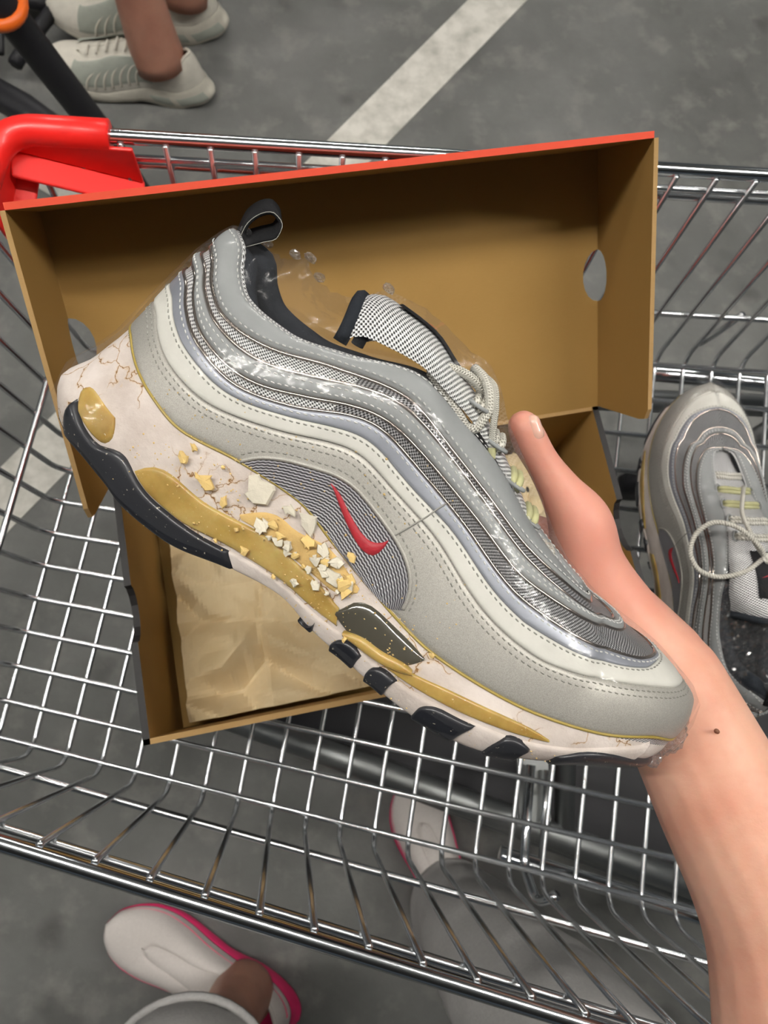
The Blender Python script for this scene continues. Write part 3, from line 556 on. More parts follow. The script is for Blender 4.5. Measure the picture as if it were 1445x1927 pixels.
class Shoe:
    def __init__(s,root,both=True): s.root=root
    def add(s,name,V,F,m,parent=None,mirror=True,uv=None,**kw):
        V=np.asarray(V,float)
        if mirror and len(V) and np.abs(V[:,2]).min()>.8 and name not in ('stitching',):
            s.add(name,V*[1,1,-1],[f[::-1] for f in F],m,parent,False,uv,**kw); mirror=False
        if mirror:
            n=len(V); V=np.vstack([V,V*[1,1,-1]]); F=list(F)+[tuple(i+n for i in f[::-1]) for f in F]
            if uv is not None: uv=np.vstack([uv,uv])
        o=mesh(name,V/1000,F,m,parent if parent is not None else s.root,uv=uv,**kw)
        if mirror and name!='stitching':
            bm=bmesh.new(); bm.from_mesh(o.data); bmesh.ops.remove_doubles(bm,verts=[v for v in bm.verts if abs(v.co.z)<2e-4],dist=5e-5); bm.to_mesh(o.data); bm.free()
        return o
    def patch_geo(s,ca,cb,n,nv,h,prof=LOW,ends=False):
        a=resamp(ca,n);b=resamp(cb,n); V=[];U_=[]
        pr=[0,.03,.09]+list(np.linspace(.2,.8,nv))+[.91,.97,1]
        mid=S((a[:,0]+b[:,0])/2,(a[:,1]+b[:,1])/2); L=np.r_[0,np.cumsum(np.linalg.norm(np.diff(mid,axis=0),axis=1))]
        w=np.linalg.norm(S(a[:,0],a[:,1])-S(b[:,0],b[:,1]),axis=1)
        ee=np.ones((n,1))
        if ends: ee[0]=ee[-1]=-.1; ee[1]=ee[-2]=.9
        for r in pr:
            q=a*(1-r)+b*r; V.append(S(q[:,0],q[:,1])+Nrm(q[:,0],q[:,1])*h*prof(r)*ee); U_.append(np.stack([L,w*r],1))
        k=len(pr); V=np.stack(V,1).reshape(-1,3); uv=np.stack(U_,1).reshape(-1,2); F=[]
        for i in range(n-1):
            for j in range(k-1):
                x=i*k+j; F.append((x,x+k,x+k+1,x+1))
        return V,F,uv
    def patch(s,name,ca,cb,m,n=90,nv=4,h=1.,prof=LOW,parent=None,mirror=True,ends=False,**kw):
        V,F,uv=s.patch_geo(ca,cb,n,nv,h,prof,ends); return s.add(name,V,F,m,parent,mirror,uv,**kw)
    def cord(s,name,c,r,m,h=.5,parent=None,mirror=True,n=110,k=6,**kw):
        c=resamp(c,n); P=S(c[:,0],c[:,1])+Nrm(c[:,0],c[:,1])*h
        V,F=tube_geo(P,r,k); return s.add(name,V,F,m,parent,mirror,**kw)
    def stitch_geo(s,c,h,step=3.0,ln=2.05,r=.33):
        c=resamp(c,400); P=S(c[:,0],c[:,1])+Nrm(c[:,0],c[:,1])*h; N=Nrm(c[:,0],c[:,1])
        d=np.r_[0,np.cumsum(np.linalg.norm(np.diff(P,axis=0),axis=1))]; g=[]
        for x in np.arange(.8,d[-1]-2,step):
            A=np.array([np.interp(x,d,P[:,k]) for k in range(3)]);B=np.array([np.interp(x+ln,d,P[:,k]) for k in range(3)])
            nn=np.array([np.interp(x+ln/2,d,N[:,k]) for k in range(3)]); t=(B-A)/(np.linalg.norm(B-A)+1e-9); sd=np.cross(nn,t)
            A=A+sd*.12;B=B-sd*.12
            V=[A-nn*.15,A+(B-A)*.2+sd*r,A+(B-A)*.2+nn*r,A+(B-A)*.2-sd*r,A+(B-A)*.8+sd*r,A+(B-A)*.8+nn*r,A+(B-A)*.8-sd*r,B-nn*.15]
            F=[(0,1,2),(0,2,3),(1,4,5,2),(2,5,6,3),(4,7,5),(5,7,6)]; g.append((V,F))
        return join(g)
    def stitches(s,lines,m,parent,mirror=True):
        V,F=join([s.stitch_geo(*a) for a in lines]); return s.add('stitching',V,F,m,parent,mirror,kind='stuff',smooth=False)

TOP=np.stack([np.linspace(0,.785,60),np.ones(60)],1)
def ucurve(t,n=60,u0=0,u1=1): return np.stack([np.linspace(u0,u1,n)**1,np.full(n,float(t))],1)
def sneaker97(root,hero=True):
    s=Shoe(root); st=M['stitch'];sd=M['stitchd']
    # textile body
    nu,nt=110,26; uu=.5-.5*np.cos(np.linspace(0,math.pi,nu)); tt=np.linspace(-.02,1,nt)
    G,H=np.meshgrid(uu,tt,indexing='ij'); V=S(G,H)
    du=np.cumsum(np.r_[0,np.linalg.norm(np.diff(V[:,8],axis=0),axis=1)]); dv=np.cumsum(np.r_[0,np.linalg.norm(np.diff(V[60],axis=0),axis=1)])
    uv=np.stack(np.meshgrid(du,dv,indexing='ij'),-1).reshape(-1,2)
    F=[(i*nt+j,(i+1)*nt+j,(i+1)*nt+j+1,i*nt+j+1) for i in range(nu-1) for j in range(nt-1)]
    body=s.add('woven_textile_upper',V.reshape(-1,3),F,M['weave'],uv=uv)
    # knit rows between the bands in the forefoot
    def sub(c,u0):
        c=np.asarray(c); k=int(np.argmax(c[:,0]>=u0)); return c[k:]
    s.patch('knit_inset',sub(CV['c4'],.30),sub(CV['c3'],.30),M['chain'],h=.35,prof=FLAT)
    s.patch('knit_inset',sub(CV['c6'],.30),sub(CV['c5'],.30),M['chain'],h=.35,prof=FLAT)
    # lining, insole, binding
    nl=60; ul=np.linspace(.012,.80,nl); tl=np.linspace(1,.12,10); V=[]
    for u in ul:
        for t in tl:
            p=S(u,t); n=Nrm(u,t); d=3.2 if t<.99 else 1.0
            q=p-n*d; q[2]=max(q[2],0); V.append(q)
    F=[(i*10+j,i*10+j+1,(i+1)*10+j+1,(i+1)*10+j) for i in range(nl-1) for j in range(9)]
    s.add('lining',V,F,M['lining'])
    ui=np.linspace(.015,.985,50); P=S(ui,np.full(50,.10)); V=np.vstack([P,P*[1,1,-1]]); F=[(i,i+1,51+i,50+i) for i in range(49)]
    s.add('insole',V,F,M['lining'],mirror=False)
    top=np.stack([np.linspace(.002,.40,60),np.ones(60)],1)
    P=S(top[:,0],top[:,1]); tuv=np.stack([np.repeat(np.arange(60)*2.2,8),np.tile(np.arange(8)*1.4,60)],1)
    V,F=tube_geo(P,1.7,8); s.add('collar_binding',V,F,M['weave'],mirror=False,uv=tuv)
    V,F=tube_geo(P*[1,1,-1],1.5,8); s.add('collar_binding',V,F,M['lining'],mirror=False)
    rr=np.interp(top[:,0],[0,.03,.1,.25,.4],[3,7.5,6.5,4,2.5]); Q=P*[1,1,.86]+np.stack([rr*.55,-rr*.25,0*rr],1)
    V,F=tube_geo(Q*[1,1,-1],rr,12); s.add('padded_collar',V,F,M['lining'],mirror=False)
    V,F=tube_geo(Q-[0,1.5,0]-np.stack([0*rr,rr*.4,rr*.3],1),rr*.8,12); s.add('padded_collar',V,F,M['lining'],mirror=False)
    # overlays from the sole up
    o=s.patch('silver_mudguard',CV['c1'],CV['seam'],M['mud'],n=120,nv=8,h=.9)
    s.stitches([(shift(CV['c1'],-2.2),1.0),(shift(CV['c1'],-4.6),1.0)],sd,o)
    w=s.patch('white_stripe',CV['c2'],CV['c1'],M['white'],n=120,nv=5,h=1.5)
    s.stitches([(shift(CV['c2'],-1.5),1.55)],sd,w)
    b=s.patch('blue_grey_stripe',CV['c3'],CV['c2'],M['blue'],n=120,nv=4,h=1.2)
    s.stitches([(shift(CV['c3'],-1.7),1.25)],st,b)
    m=s.patch('grey_wave_band',CV['c5'],CV['c4'],M['grey'],n=120,nv=5,h=2.1,prof=PUFF)
    s.stitches([(shift(CV['c5'],-2.0),2.15),(shift(CV['c4'],2.0),2.15)],st,m)
    c7=np.vstack([TOP,[[.80,1]]])
    e=s.patch('grey_eyestay_band',np.stack([np.linspace(0,.80,60),np.full(60,.985)],1),CV['c6'],M['grey'],n=120,nv=5,h=2.0,prof=PUFF)
    s.stitches([(shift(CV['c6'],2.0),2.05),(shift(np.stack([np.linspace(0,.78,60),np.full(60,.985)],1),-2.2),2.05)],st,e)
    for c,off in (('c4',-.5),('c5',.6),('c6',-.6),('c3',.5)):
        s.cord('reflective_piping',shift(CV[c],off),.8,M['piping'],.5)
    # side window with the red tick
    wi=s.patch('mesh_window',CV['mesh_a'],CV['mesh_b'],M['window'],n=50,nv=10,h=1.05,prof=FLAT)
    s.cord('window_trim',CV['mesh_a'],1.0,M['mud'],.9,wi)
    s.stitches([(shift(CV['mesh_a'],2.6),1.1)],sd,wi)
    s.patch('red_tick',CV['sw_a'],CV['sw_b'],M['swoosh'],n=40,nv=4,h=1.9,prof=PUFF,label='red embroidered tick')
    s.cord('panel_seam',CV['sline'],.35,M['stitchd'],1.6)
    # midsole
    nm=12; tm=np.linspace(-1,.03,nm); V=S(*np.meshgrid(uu,tm,indexing='ij')).reshape(-1,3)
    F=[(i*nm+j,(i+1)*nm+j,(i+1)*nm+j+1,i*nm+j+1) for i in range(nu-1) for j in range(nm-1)]
    mid=s.add('foam_midsole',V,F,M['foam'] if hero else M['foamc'],label='cracked pinkish-white foam' if hero else None)
    s.cord('glue_line',shift(CV['seam'],-.2),.7,M['glue'],.35,mid,k=5)
    P=S(ui,np.full(50,-1.0)); V=np.vstack([P,P*[1,1,-1]])-[0,.5,0]; F=[(i+1,i,50+i,51+i) for i in range(49)]
    s.add('outsole_base',V,F,M['rubber'],mirror=False)
    for k,(a,n) in enumerate((('win1',16),('win2',50),('win3',34))):
        s.patch('air_window',CV[a+'_a'],CV[a+'_b'],M['amber'],n=n,nv=7,h=1.1,label='yellowed translucent air window' if k==0 else None)
    s.patch('white_sole_edge',CV['wsole_a'],CV['wsole_b'],M['foamc'],n=70,nv=4,h=1.3)
    s.patch('black_heel_sole',CV['outs_a'],CV['outs_b'],M['rubber'],n=60,nv=5,h=2.4,ends=True)
    for k in range(6): s.patch('sole_lug',CV['blk%d_a'%k],CV['blk%d_b'%k],M['rubber'],n=22,nv=4,h=3.0,ends=True)
    if hero:
        s.patch('broken_foam',CV['brk_a'],CV['brk_b'],M['yfoam'],n=40,nv=12,h=.9,mirror=False,label='exposed yellow inner foam')
        s.patch('exposed_air_tube',CV['cav_a'],CV['cav_b'],M['clear'],n=30,nv=8,h=1.4,prof=PUFF,mirror=False,label='smoky clear tube laid bare')
        s.patch('torn_window_edge',CV['amb_a'],CV['amb_b'],M['amber'],n=24,nv=4,h=3.0,prof=PUFF,mirror=False)
        # chips of crumbled foam
        EX=[]
        for k in range(34):
            i=rng.randint(2,len(CV['brk_a'])-1); f=rng.uniform(.05,.95); A=np.array(CV['brk_a'][i])*(1-f)+np.array(CV['brk_b'][i])*f; EX.append((A[0],A[1],rng.uniform(8,19)))
        for k,(u,t,sz) in enumerate(FLK+EX):
            n=Nrm(u,t); p=S(u,t)+n*(2.4+rng.rand()*1.6); r=sz*(.19 if sz>11 else .14)
            a=np.cross(n,[.3,1,.2]); a/=np.linalg.norm(a); b=np.cross(n,a)
            n2=n+a*rng.uniform(-.25,.25)+b*rng.uniform(-.25,.25); n2/=np.linalg.norm(n2); a=np.cross(n2,b);a/=np.linalg.norm(a); b=np.cross(n2,a)
            m_=9; an=np.sort(rng.uniform(0,2*math.pi,m_)*.25+np.arange(m_)*2*math.pi/m_*.9); rr=r*rng.uniform(.55,1.2,m_)
            asp=rng.uniform(.62,.95); thk=.9+.012*sz
            V=[p+a*q*math.cos(x)+b*q*asp*math.sin(x)-n2*thk*.5 for x,q in zip(an,rr)]+[p+a*q*.9*math.cos(x)+b*q*asp*.9*math.sin(x)+n2*thk*rng.uniform(.3,.7) for x,q in zip(an,rr)]+[p+n2*thk*.75]
            F=[tuple(range(m_-1,-1,-1))]+[(i,(i+1)%m_,m_+(i+1)%m_,m_+i) for i in range(m_)]+[(m_+i,m_+(i+1)%m_,2*m_) for i in range(m_)]
            s.add('foam_chip',V,F,M['chipy'] if k in (2,3,4,5,6,10,13) or 17<k<24 or (k>23 and k%3==0) else M['chip'],mirror=False,smooth=False)
        g=[]
        for k in range(420):
            if k<300: u=rng.uniform(.15,.62); t=rng.normal(-.22,.28)
            elif k<370: u=rng.uniform(.4,.92); t=rng.uniform(-1,-.55)
            else: u=rng.uniform(.1,.6); t=rng.uniform(0,.3)
            t=min(max(t,-.98),.55); n=Nrm(u,t); p=S(u,t)+n*(1.9 if t<.05 else 1.2); r=rng.uniform(.18,.55)*(1.6 if rng.rand()<.12 else 1)
            V=[p+np.array(d)*r*rng.uniform(.6,1.2) for d in ((1,0,0),(-1,0,0),(0,1,0),(0,-1,0),(0,0,1),(0,0,-1))]
            g.append((V,[(0,2,4),(2,1,4),(1,3,4),(3,0,4),(2,0,5),(1,2,5),(3,1,5),(0,3,5)]))
        V,F=join(g); s.add('foam_crumbs',V,F,M['chipy'],mirror=False,kind='stuff',smooth=False,label='pale yellow crumbs of foam')
    # tongue
    ridge=smoothpath([(252,72),(236,76),(222,83),(205,93.5),(188,104),(172,113),(157,121.5),(142,127.5),(128,132.8),(113,134),(99,133.5),(92.5,128.5)],40)
    hw=np.interp(np.linspace(0,1,40),[0,.15,.35,.55,.75,.9,1],[8,13,16,19,25,26,22]); dp=np.interp(np.linspace(0,1,40),[0,.5,.75,1],[3,6,13,20])
    V=[];K=17
    for i in range(40):
        for j in range(K):
            th=(j/(K-1)-.5)*math.pi; V.append((ridge[i,0]+(abs(math.sin(th))**2)*6*(i/39),ridge[i,1]-dp[i]*(1-math.cos(th)),hw[i]*math.sin(th)))
    F=[(i*K+j,i*K+j+1,(i+1)*K+j+1,(i+1)*K+j) for i in range(39) for j in range(K-1)]
    uv=np.stack([np.repeat(np.arange(40)*4.2,K),np.tile(np.arange(K)*3.0,40)],1)
    tg=s.add('tongue',V,F,M['weave'],mirror=False,uv=uv)
    V2=[V[39*K+j] for j in range(K)]; V,F=tube_geo(np.array(V2)+[-.5,-1.0,0],3.2,8); s.add('tongue_lining',V,F,M['lining'],mirror=False)
    # label on the tongue
    V=[];lab=ridge[26:36]; 
    for p in lab:
        for z in (-11,-5,0,5,11): V.append((p[0],p[1]+1.0-abs(z)*.12*abs(z)/11,z))
    F=[(i*5+j,i*5+j+1,(i+1)*5+j+1,(i+1)*5+j) for i in range(9) for j in range(4)]
    lb=s.add('tongue_label',V,F,M['ribbon'],mirror=False,label='black label with a small red tick')
    tk=np.array([(3.2,-8,0),(1.2,-4,0),(-.6,0,0),(1.4,4,0),(5.2,9,0),(2.6,3.6,0),(1.4,.6,0),(1.8,-3.2,0)])
    c0=ridge[31]; d0=(ridge[33]-ridge[29]); d0/=np.linalg.norm(d0)
    V=[(c0[0]+d0[0]*(p[0]-1),c0[1]+d0[1]*(p[0]-1)+1.6-.011*p[1]**2,p[1]) for p in tk]
    s.add('label_tick',V,[(0,1,7),(1,6,7),(1,2,6),(2,3,6),(3,5,6),(3,4,5)],M['swoosh'],lb,mirror=False)
    # lace crossings
    rg=lambda x:np.interp(x,ridge[::-1,0],ridge[::-1,1])
    for k,x in enumerate((224,208,193,177,161)):
        w_=12.5+ (224-x)*.07; off=4.5; P=[]
        for z in np.linspace(-1,1,13): P.append((x-off*(1-abs(z))*.3,rg(x)+2.6-2.4*z*z-3.2*z**8,w_*z*1.05))
        for dx in (-1.6,1.6):
            V,F=tube_geo(np.array(P)+[dx,0,0],1.75,7); s.add('lace',V,F,M['lacey'] if k in (1,2) else M['lace'],mirror=False,uv=np.stack([np.repeat(np.arange(13)*2.,7),np.tile(np.arange(7)*1.5,13)],1),label='yellowed lace' if k in (1,2) and dx<0 else None)
        for z in (-1,1):
            a=np.linspace(0,2*math.pi,13)[:-1]; P=[(x+4.4*math.cos(q),rg(x)-.9-.1*math.sin(q)*1.5,z*(w_+1.2)+2.2*math.sin(q)) for q in a]
            V,F=tube_geo(P,.9,6,True); s.add('eyelet_loop',V,F,M['grey'],mirror=False)
    # pull tab at the heel
    a=smoothpath([(31,117,0),(30,126,0),(33,134,0),(38,137.5,0),(43.5,135.5,0),(44.5,130,0),(40,124.5,0),(33,117,0)],30); V=[]
    for p in a:
        for z in (-6.5,6.5): V.append((p[0]+z*.55,p[1]-z*.35,z*.8))
    F=[(2*i,2*i+1,2*i+3,2*i+2) for i in range(29)]
    pt=s.add('pull_tab',V,F,M['ribbon'],mirror=False,label='black ribbon loop'); q=pt.modifiers.new('t','SOLIDIFY'); q.thickness=.0012
    V,F=join([tube_geo(np.array(V)[k::2]+[0,0,.1],.18,5) for k in (1,)]); s.add('tab_edge',V,F,M['stitchd'],pt,mirror=False)
    return s

def lace_tube(s,P,r=2.2,n=60,name='lace_loop',m='lace'):
    P=smoothpath(P,n); V,F=tube_geo(P,r,9); uv=np.stack([np.repeat(np.arange(n)*2.,9),np.tile(np.arange(9)*1.6,n)],1)
    return s.add(name,V,F,M[m],mirror=False,uv=uv)
def film_wrap(s,ridge,name='plastic_wrap',amp=1.0):
    # one loose skin over the sides, closed over the mouth of the shoe along a torn ridge
    nu=120; uu=.5-.5*np.cos(np.linspace(0,math.pi,nu)); rows=[]
    tt=[-.9,-.6,-.3,-.05,.15,.35,.55,.75,.92,1.0]
    for t in tt:
        h=np.array([3.4+1.1*amp*noise.noise(Vector((u*14,t*5,3))) for u in uu]); rows.append(S(uu,np.full(nu,t))+Nrm(uu,np.full(nu,t))*h[:,None])
    rx=np.array([p[0] for p in ridge]);ry=np.array([p[1] for p in ridge]); base=rows[-1]
    for f in (.25,.5,.75,1.0):
        q=base.copy(); 
        for i in range(nu):
            x=base[i,0]; y=base[i,1]
            if rx[0]<x<rx[-1]:
                yt=np.interp(x,rx,ry)+ (2.2*noise.noise(Vector((x*.35,7,0)))+1.2*noise.noise(Vector((x*1.1,2,5)))) *amp*(1 if x<95 else .25)
                e=min(1,(x-rx[0])/8,(rx[-1]-x)/10)
                q[i,1]=y+(yt-y)*f*e*(1) if yt>y else y; q[i,2]=base[i,2]*(1-f)**.8+1.2*f*noise.noise(Vector((x*.3,f*3,1)))*e
            else: q[i,2]=base[i,2]*(1-f)
        rows.append(q)
    V=np.stack(rows,1); k=V.shape[1]; F=[(i*k+j,(i+1)*k+j,(i+1)*k+j+1,i*k+j+1) for i in range(nu-1) for j in range(k-1)]
    return s.add(name,V.reshape(-1,3),F,M['film'],label='clear plastic film, torn along the collar')
def film_knot(s,c,r,seed,n=24,name='film_knot'):
    V=[];F=[]
    for i in range(n+1):
        for j in range(n):
            th=2*math.pi*j/n; ph=math.pi*(i/n-.5); d=np.array([math.cos(th)*math.cos(ph),math.sin(th)*math.cos(ph),math.sin(ph)])
            f=noise.voronoi(Vector(d*2.6)+Vector((seed,0,0)))[0]; k=.8+.35*(f[1]-f[0])+.30*noise.noise(Vector(d*3.5)+Vector((0,seed,0)))
            V.append(np.array(c)+d*k*np.array(r))
    for i in range(n):
        for j in range(n): F.append((i*n+j,i*n+(j+1)%n,(i+1)*n+(j+1)%n,(i+1)*n+j))
    return s.add(name,V,F,M['glint'],mirror=False,smooth=False,label='crinkled twist of clear film')

# the held shoe
HX=np.array([.8273,-.5586,-.0602]);HY=np.array([.5229,.7262,.4464]);HZ=np.array([-.2056,-.4008,.8928])
Mh=Matrix(np.vstack([np.column_stack([HX,HY,HZ,[-.1267,.1247,.8022]]),[0,0,0,1]]).tolist())
held=thing('sneaker','silver sneaker held up in front by the hand, with crumbling cracked foam midsole','shoe',group='pair of silver sneakers',M=Mh)
hs=sneaker97(held,True)
lace_tube(hs,[(160,124,7),(150,126,11),(141,124,15),(136,119,18),(139,117.5,19),(147.3,114.5,20),(156,111,20),(162,108.6,19.5),(165.5,111,19),(165.5,118,17),(161,125.5,14),(156,129,9),(150,130,4)])
lace_tube(hs,[(152,129.5,5),(160.5,129,12),(166.4,122.6,16),(171,114.5,17),(177.6,104.5,17)],1.6,40)
lace_tube(hs,[(175.6,107.5,17),(178.2,103.6,17)],1.9,6,'lace_tip','lacey')
film_wrap(hs,[(30,119),(38.5,120.5),(44.4,120.3),(49.6,121),(55.9,122.5),(57.6,125),(62.9,127.1),(65.1,125),(71.8,122.2),(77.6,122),(84.7,123),(92.6,128),(98.6,136),(110.2,138),(117.9,139),(130.1,138),(144.4,135),(153.7,136),(164.2,130),(175.3,120),(190,111),(206,102),(222,91),(238,83),(250,79)])
film_knot(hs,(320,46,4),(6,11,10),3.3); film_knot(hs,(313,36,16),(6,5,5),8.1)
for k,(x,y) in enumerate([(33,122),(44,123),(58,126),(63,128.5),(72,124),(100,137)]): film_knot(hs,(x,y,rng.uniform(-4,4)),(3.2,2.2,4),k*2.1,10)

# its mate, standing in the trolley
ax=np.array([.045,.999,0]);ax/=np.linalg.norm(ax); zz=np.array([0,0,1.]); rl=math.radians(0)
PX=ax; PZ=np.cross(PX,zz); 
org=np.array([.348,-.043,FZ+.0064+.003])
Mp=Matrix(np.vstack([np.column_stack([PX,zz,PZ,org]),[0,0,0,1]]).tolist())
mate=thing('sneaker','intact silver sneaker in clear film standing in the trolley, laces tied in a bow','shoe',group='pair of silver sneakers',M=Mp)
ms=sneaker97(mate,False)
lace_tube(ms,[(142,131,-2),(150,137,-10),(163,138,-26),(168,132,-42),(160,124,-54),(146,120,-58),(132,119,-52),(126,121,-36),(130,128,-18),(140,131,-5)],2.0)
lace_tube(ms,[(142,131,2),(150,137,12),(162,136,26),(166,129,38),(156,123,46),(142,121,40),(136,126,22),(140,131,6)],2.0)
lace_tube(ms,[(142,132,-3),(156,133,-12),(176,126,-15),(196,116,-8),(206,108,-2)],1.8,40)
lace_tube(ms,[(140,131,3),(130,132,14),(118,128,26),(104,122,34)],1.8,40)
film_knot(ms,(141,132,0),(5,4,6),1.0,12,'lace_knot').data.materials[0]=M['lace']
film_wrap(ms,[(30,120),(60,124),(90,134),(118,141),(150,138),(190,114),(222,93),(250,79)],amp=2.0)
V=[];gx,gz=46,34
for i in range(gx):
    for j in range(gz):
        x=26+i*100/(gx-1); z=-34+j*68/(gz-1); f=noise.voronoi(Vector((x*.075,z*.075,4)))[0]; g2=noise.voronoi(Vector((x*.2,z*.2,9)))[0]
        V.append((x+3*noise.noise(Vector((x*.1,z*.1,2))),108+16*(f[1]-f[0])+7*(g2[1]-g2[0])+x*.06-abs(z)*.15,z))
ms.add('crumpled_film',V,[(i*gz+j,(i+1)*gz+j,(i+1)*gz+j+1,i*gz+j+1) for i in range(gx-1) for j in range(gz-1)],M['glint2'],mirror=False,smooth=False,label='crumpled clear film pushed over the black collar')
# ---------------------------------------------------------------- people
def capsule(p0,r0,p1,r1,n=14,k=6):
    p0=np.array(p0,float);p1=np.array(p1,float); d=p1-p0; L=np.linalg.norm(d); d/=L
    P=[];R=[]
    for a in np.linspace(-math.pi/2,0,k)[:-1]: P.append(p0+d*r0*math.sin(a)); R.append(max(r0*math.cos(a),r0*.02))
    for f in np.linspace(0,1,6): P.append(p0+d*L*f); R.append(r0+(r1-r0)*f)
    for a in np.linspace(0,math.pi/2,k)[1:]: P.append(p1+d*r1*math.sin(a)); R.append(max(r1*math.cos(a),r1*.02))
    return tube_geo(P,np.array(R),n)
def chain(pts):
    # one smooth tapering tube with round ends through the given points
    P=np.array([p for p,r in pts],float); R=np.array([r for p,r in pts],float); d=np.r_[0,np.cumsum(np.linalg.norm(np.diff(P,axis=0),axis=1))]
    n=max(8,int(d[-1]/.004)); s=np.linspace(0,d[-1],n); Q=np.stack([spl(d,P[:,k])(s) for k in range(3)],1); r=spl(d,R)(s)
    t0=(Q[0]-Q[1])/np.linalg.norm(Q[0]-Q[1]); t1=(Q[-1]-Q[-2])/np.linalg.norm(Q[-1]-Q[-2]); a=np.linspace(0,math.pi/2,7)[1:]
    Qs=[Q[0]+t0*r[0]*math.sin(x) for x in a[::-1]]+list(Q)+[Q[-1]+t1*r[-1]*math.sin(x) for x in a]
    rs=[max(r[0]*math.cos(x),r[0]*.03) for x in a[::-1]]+list(r)+[max(r[-1]*math.cos(x),r[-1]*.03) for x in a]
    return [tube_geo(Qs,np.array(rs),20)]
def blob(name,parts,m,parent,voxel=.002,smooth=8,**kw):
    V,F=join(parts); o=mesh(name,V,F,m)
    r=o.modifiers.new('r','REMESH'); r.mode='VOXEL'; r.voxel_size=voxel; r.use_smooth_shade=True
    q=o.modifiers.new('s','SMOOTH'); q.factor=.5; q.iterations=smooth
    dg=bpy.context.evaluated_depsgraph_get(); me=bpy.data.meshes.new_from_object(o.evaluated_get(dg)); me.name=name
    bpy.data.objects.remove(o)
    if not me.materials: me.materials.append(m)
    me.polygons.foreach_set('use_smooth',[True]*len(me.polygons))
    o=bpy.data.objects.new(name,me); COL.objects.link(o); o.parent=parent
    for k,v in kw.items(): o[k]=v
    return o
ph=thing('person','person in grey sweatpants and white pink-soled shoes, bare right hand holding the crumbling sneaker','person',(0,0,0))
arm=[((.330,-.520,.800),.058),((.287,-.330,.756),.060),((.2567,-.1982,.7442),.052),((.2436,-.1232,.7452),.0415),((.2135,-.0526,.7457),.0355),((.1888,0,.7487),.0312)]
parts=chain(arm)
parts+=chain([((0.1807, 0.0141, 0.7513), 0.0262), ((0.1594, 0.0391, 0.7585), 0.0215), ((0.1426, 0.0637, 0.7669), 0.019), ((0.1356, 0.0832, 0.777), 0.0172), ((0.1225, 0.1001, 0.7851), 0.0112), ((0.1111, 0.114, 0.7915), 0.009), ((0.1055, 0.1219, 0.7949), 0.0094), ((0.1016, 0.1284, 0.7981), 0.0085)])
parts+=chain([((.1865,.0128,.7464),.026),((.1605,.0467,.7418),.021),((.1215,.0822,.7447),.0125)])
parts+=chain([((.1927,-.0057,.7426),.026),((.1743,0,.7372),.021),((.1442,.0147,.7298),.0135)])
parts+=chain([((.183,.0143,.7444),.023),((.1204,.0609,.7345),.013)])+chain([((.186,.0086,.7433),.022),((.1269,.0386,.7298),.0125)])
for f in ([(.1209,.0818,.745,.0115),(.0936,.0857,.7385,.0095),(.0725,.0693,.7420,.0085),(.0608,.0578,.7490,.0075)],
          [(.1198,.0606,.735,.0118),(.0907,.0538,.7260,.0098),(.0710,.0351,.7290,.0088),(.0637,.0228,.7360,.0078)],
          [(.1263,.0384,.731,.0112),(.1036,.0239,.7205,.0092),(.0850,.0088,.7240,.0082),(.0788,.0000,.7320,.0074)],
          [(.1371,.0190,.7315,.0100),(.1210,.0000,.7215,.0082),(.1065,-.0087,.7270,.0074),(.0997,-.0127,.7360,.0066)]):
    parts+=chain([(q[:3],q[3]) for q in f])
body=blob('bare_arm_and_hand',parts,M['skin'],ph,.0016,16)
V,F=capsule((.1068,.1235,.8010),.0044,(.1048,.1290,.8030),.0040,12,4); mesh('thumbnail',V,F,M['nail'],body)
V,F=capsule((.1961,-.0221,.7835),.0013,(.1963,-.0223,.7837),.0012,8,4); mesh('mole',V,F,M['mole'],body)

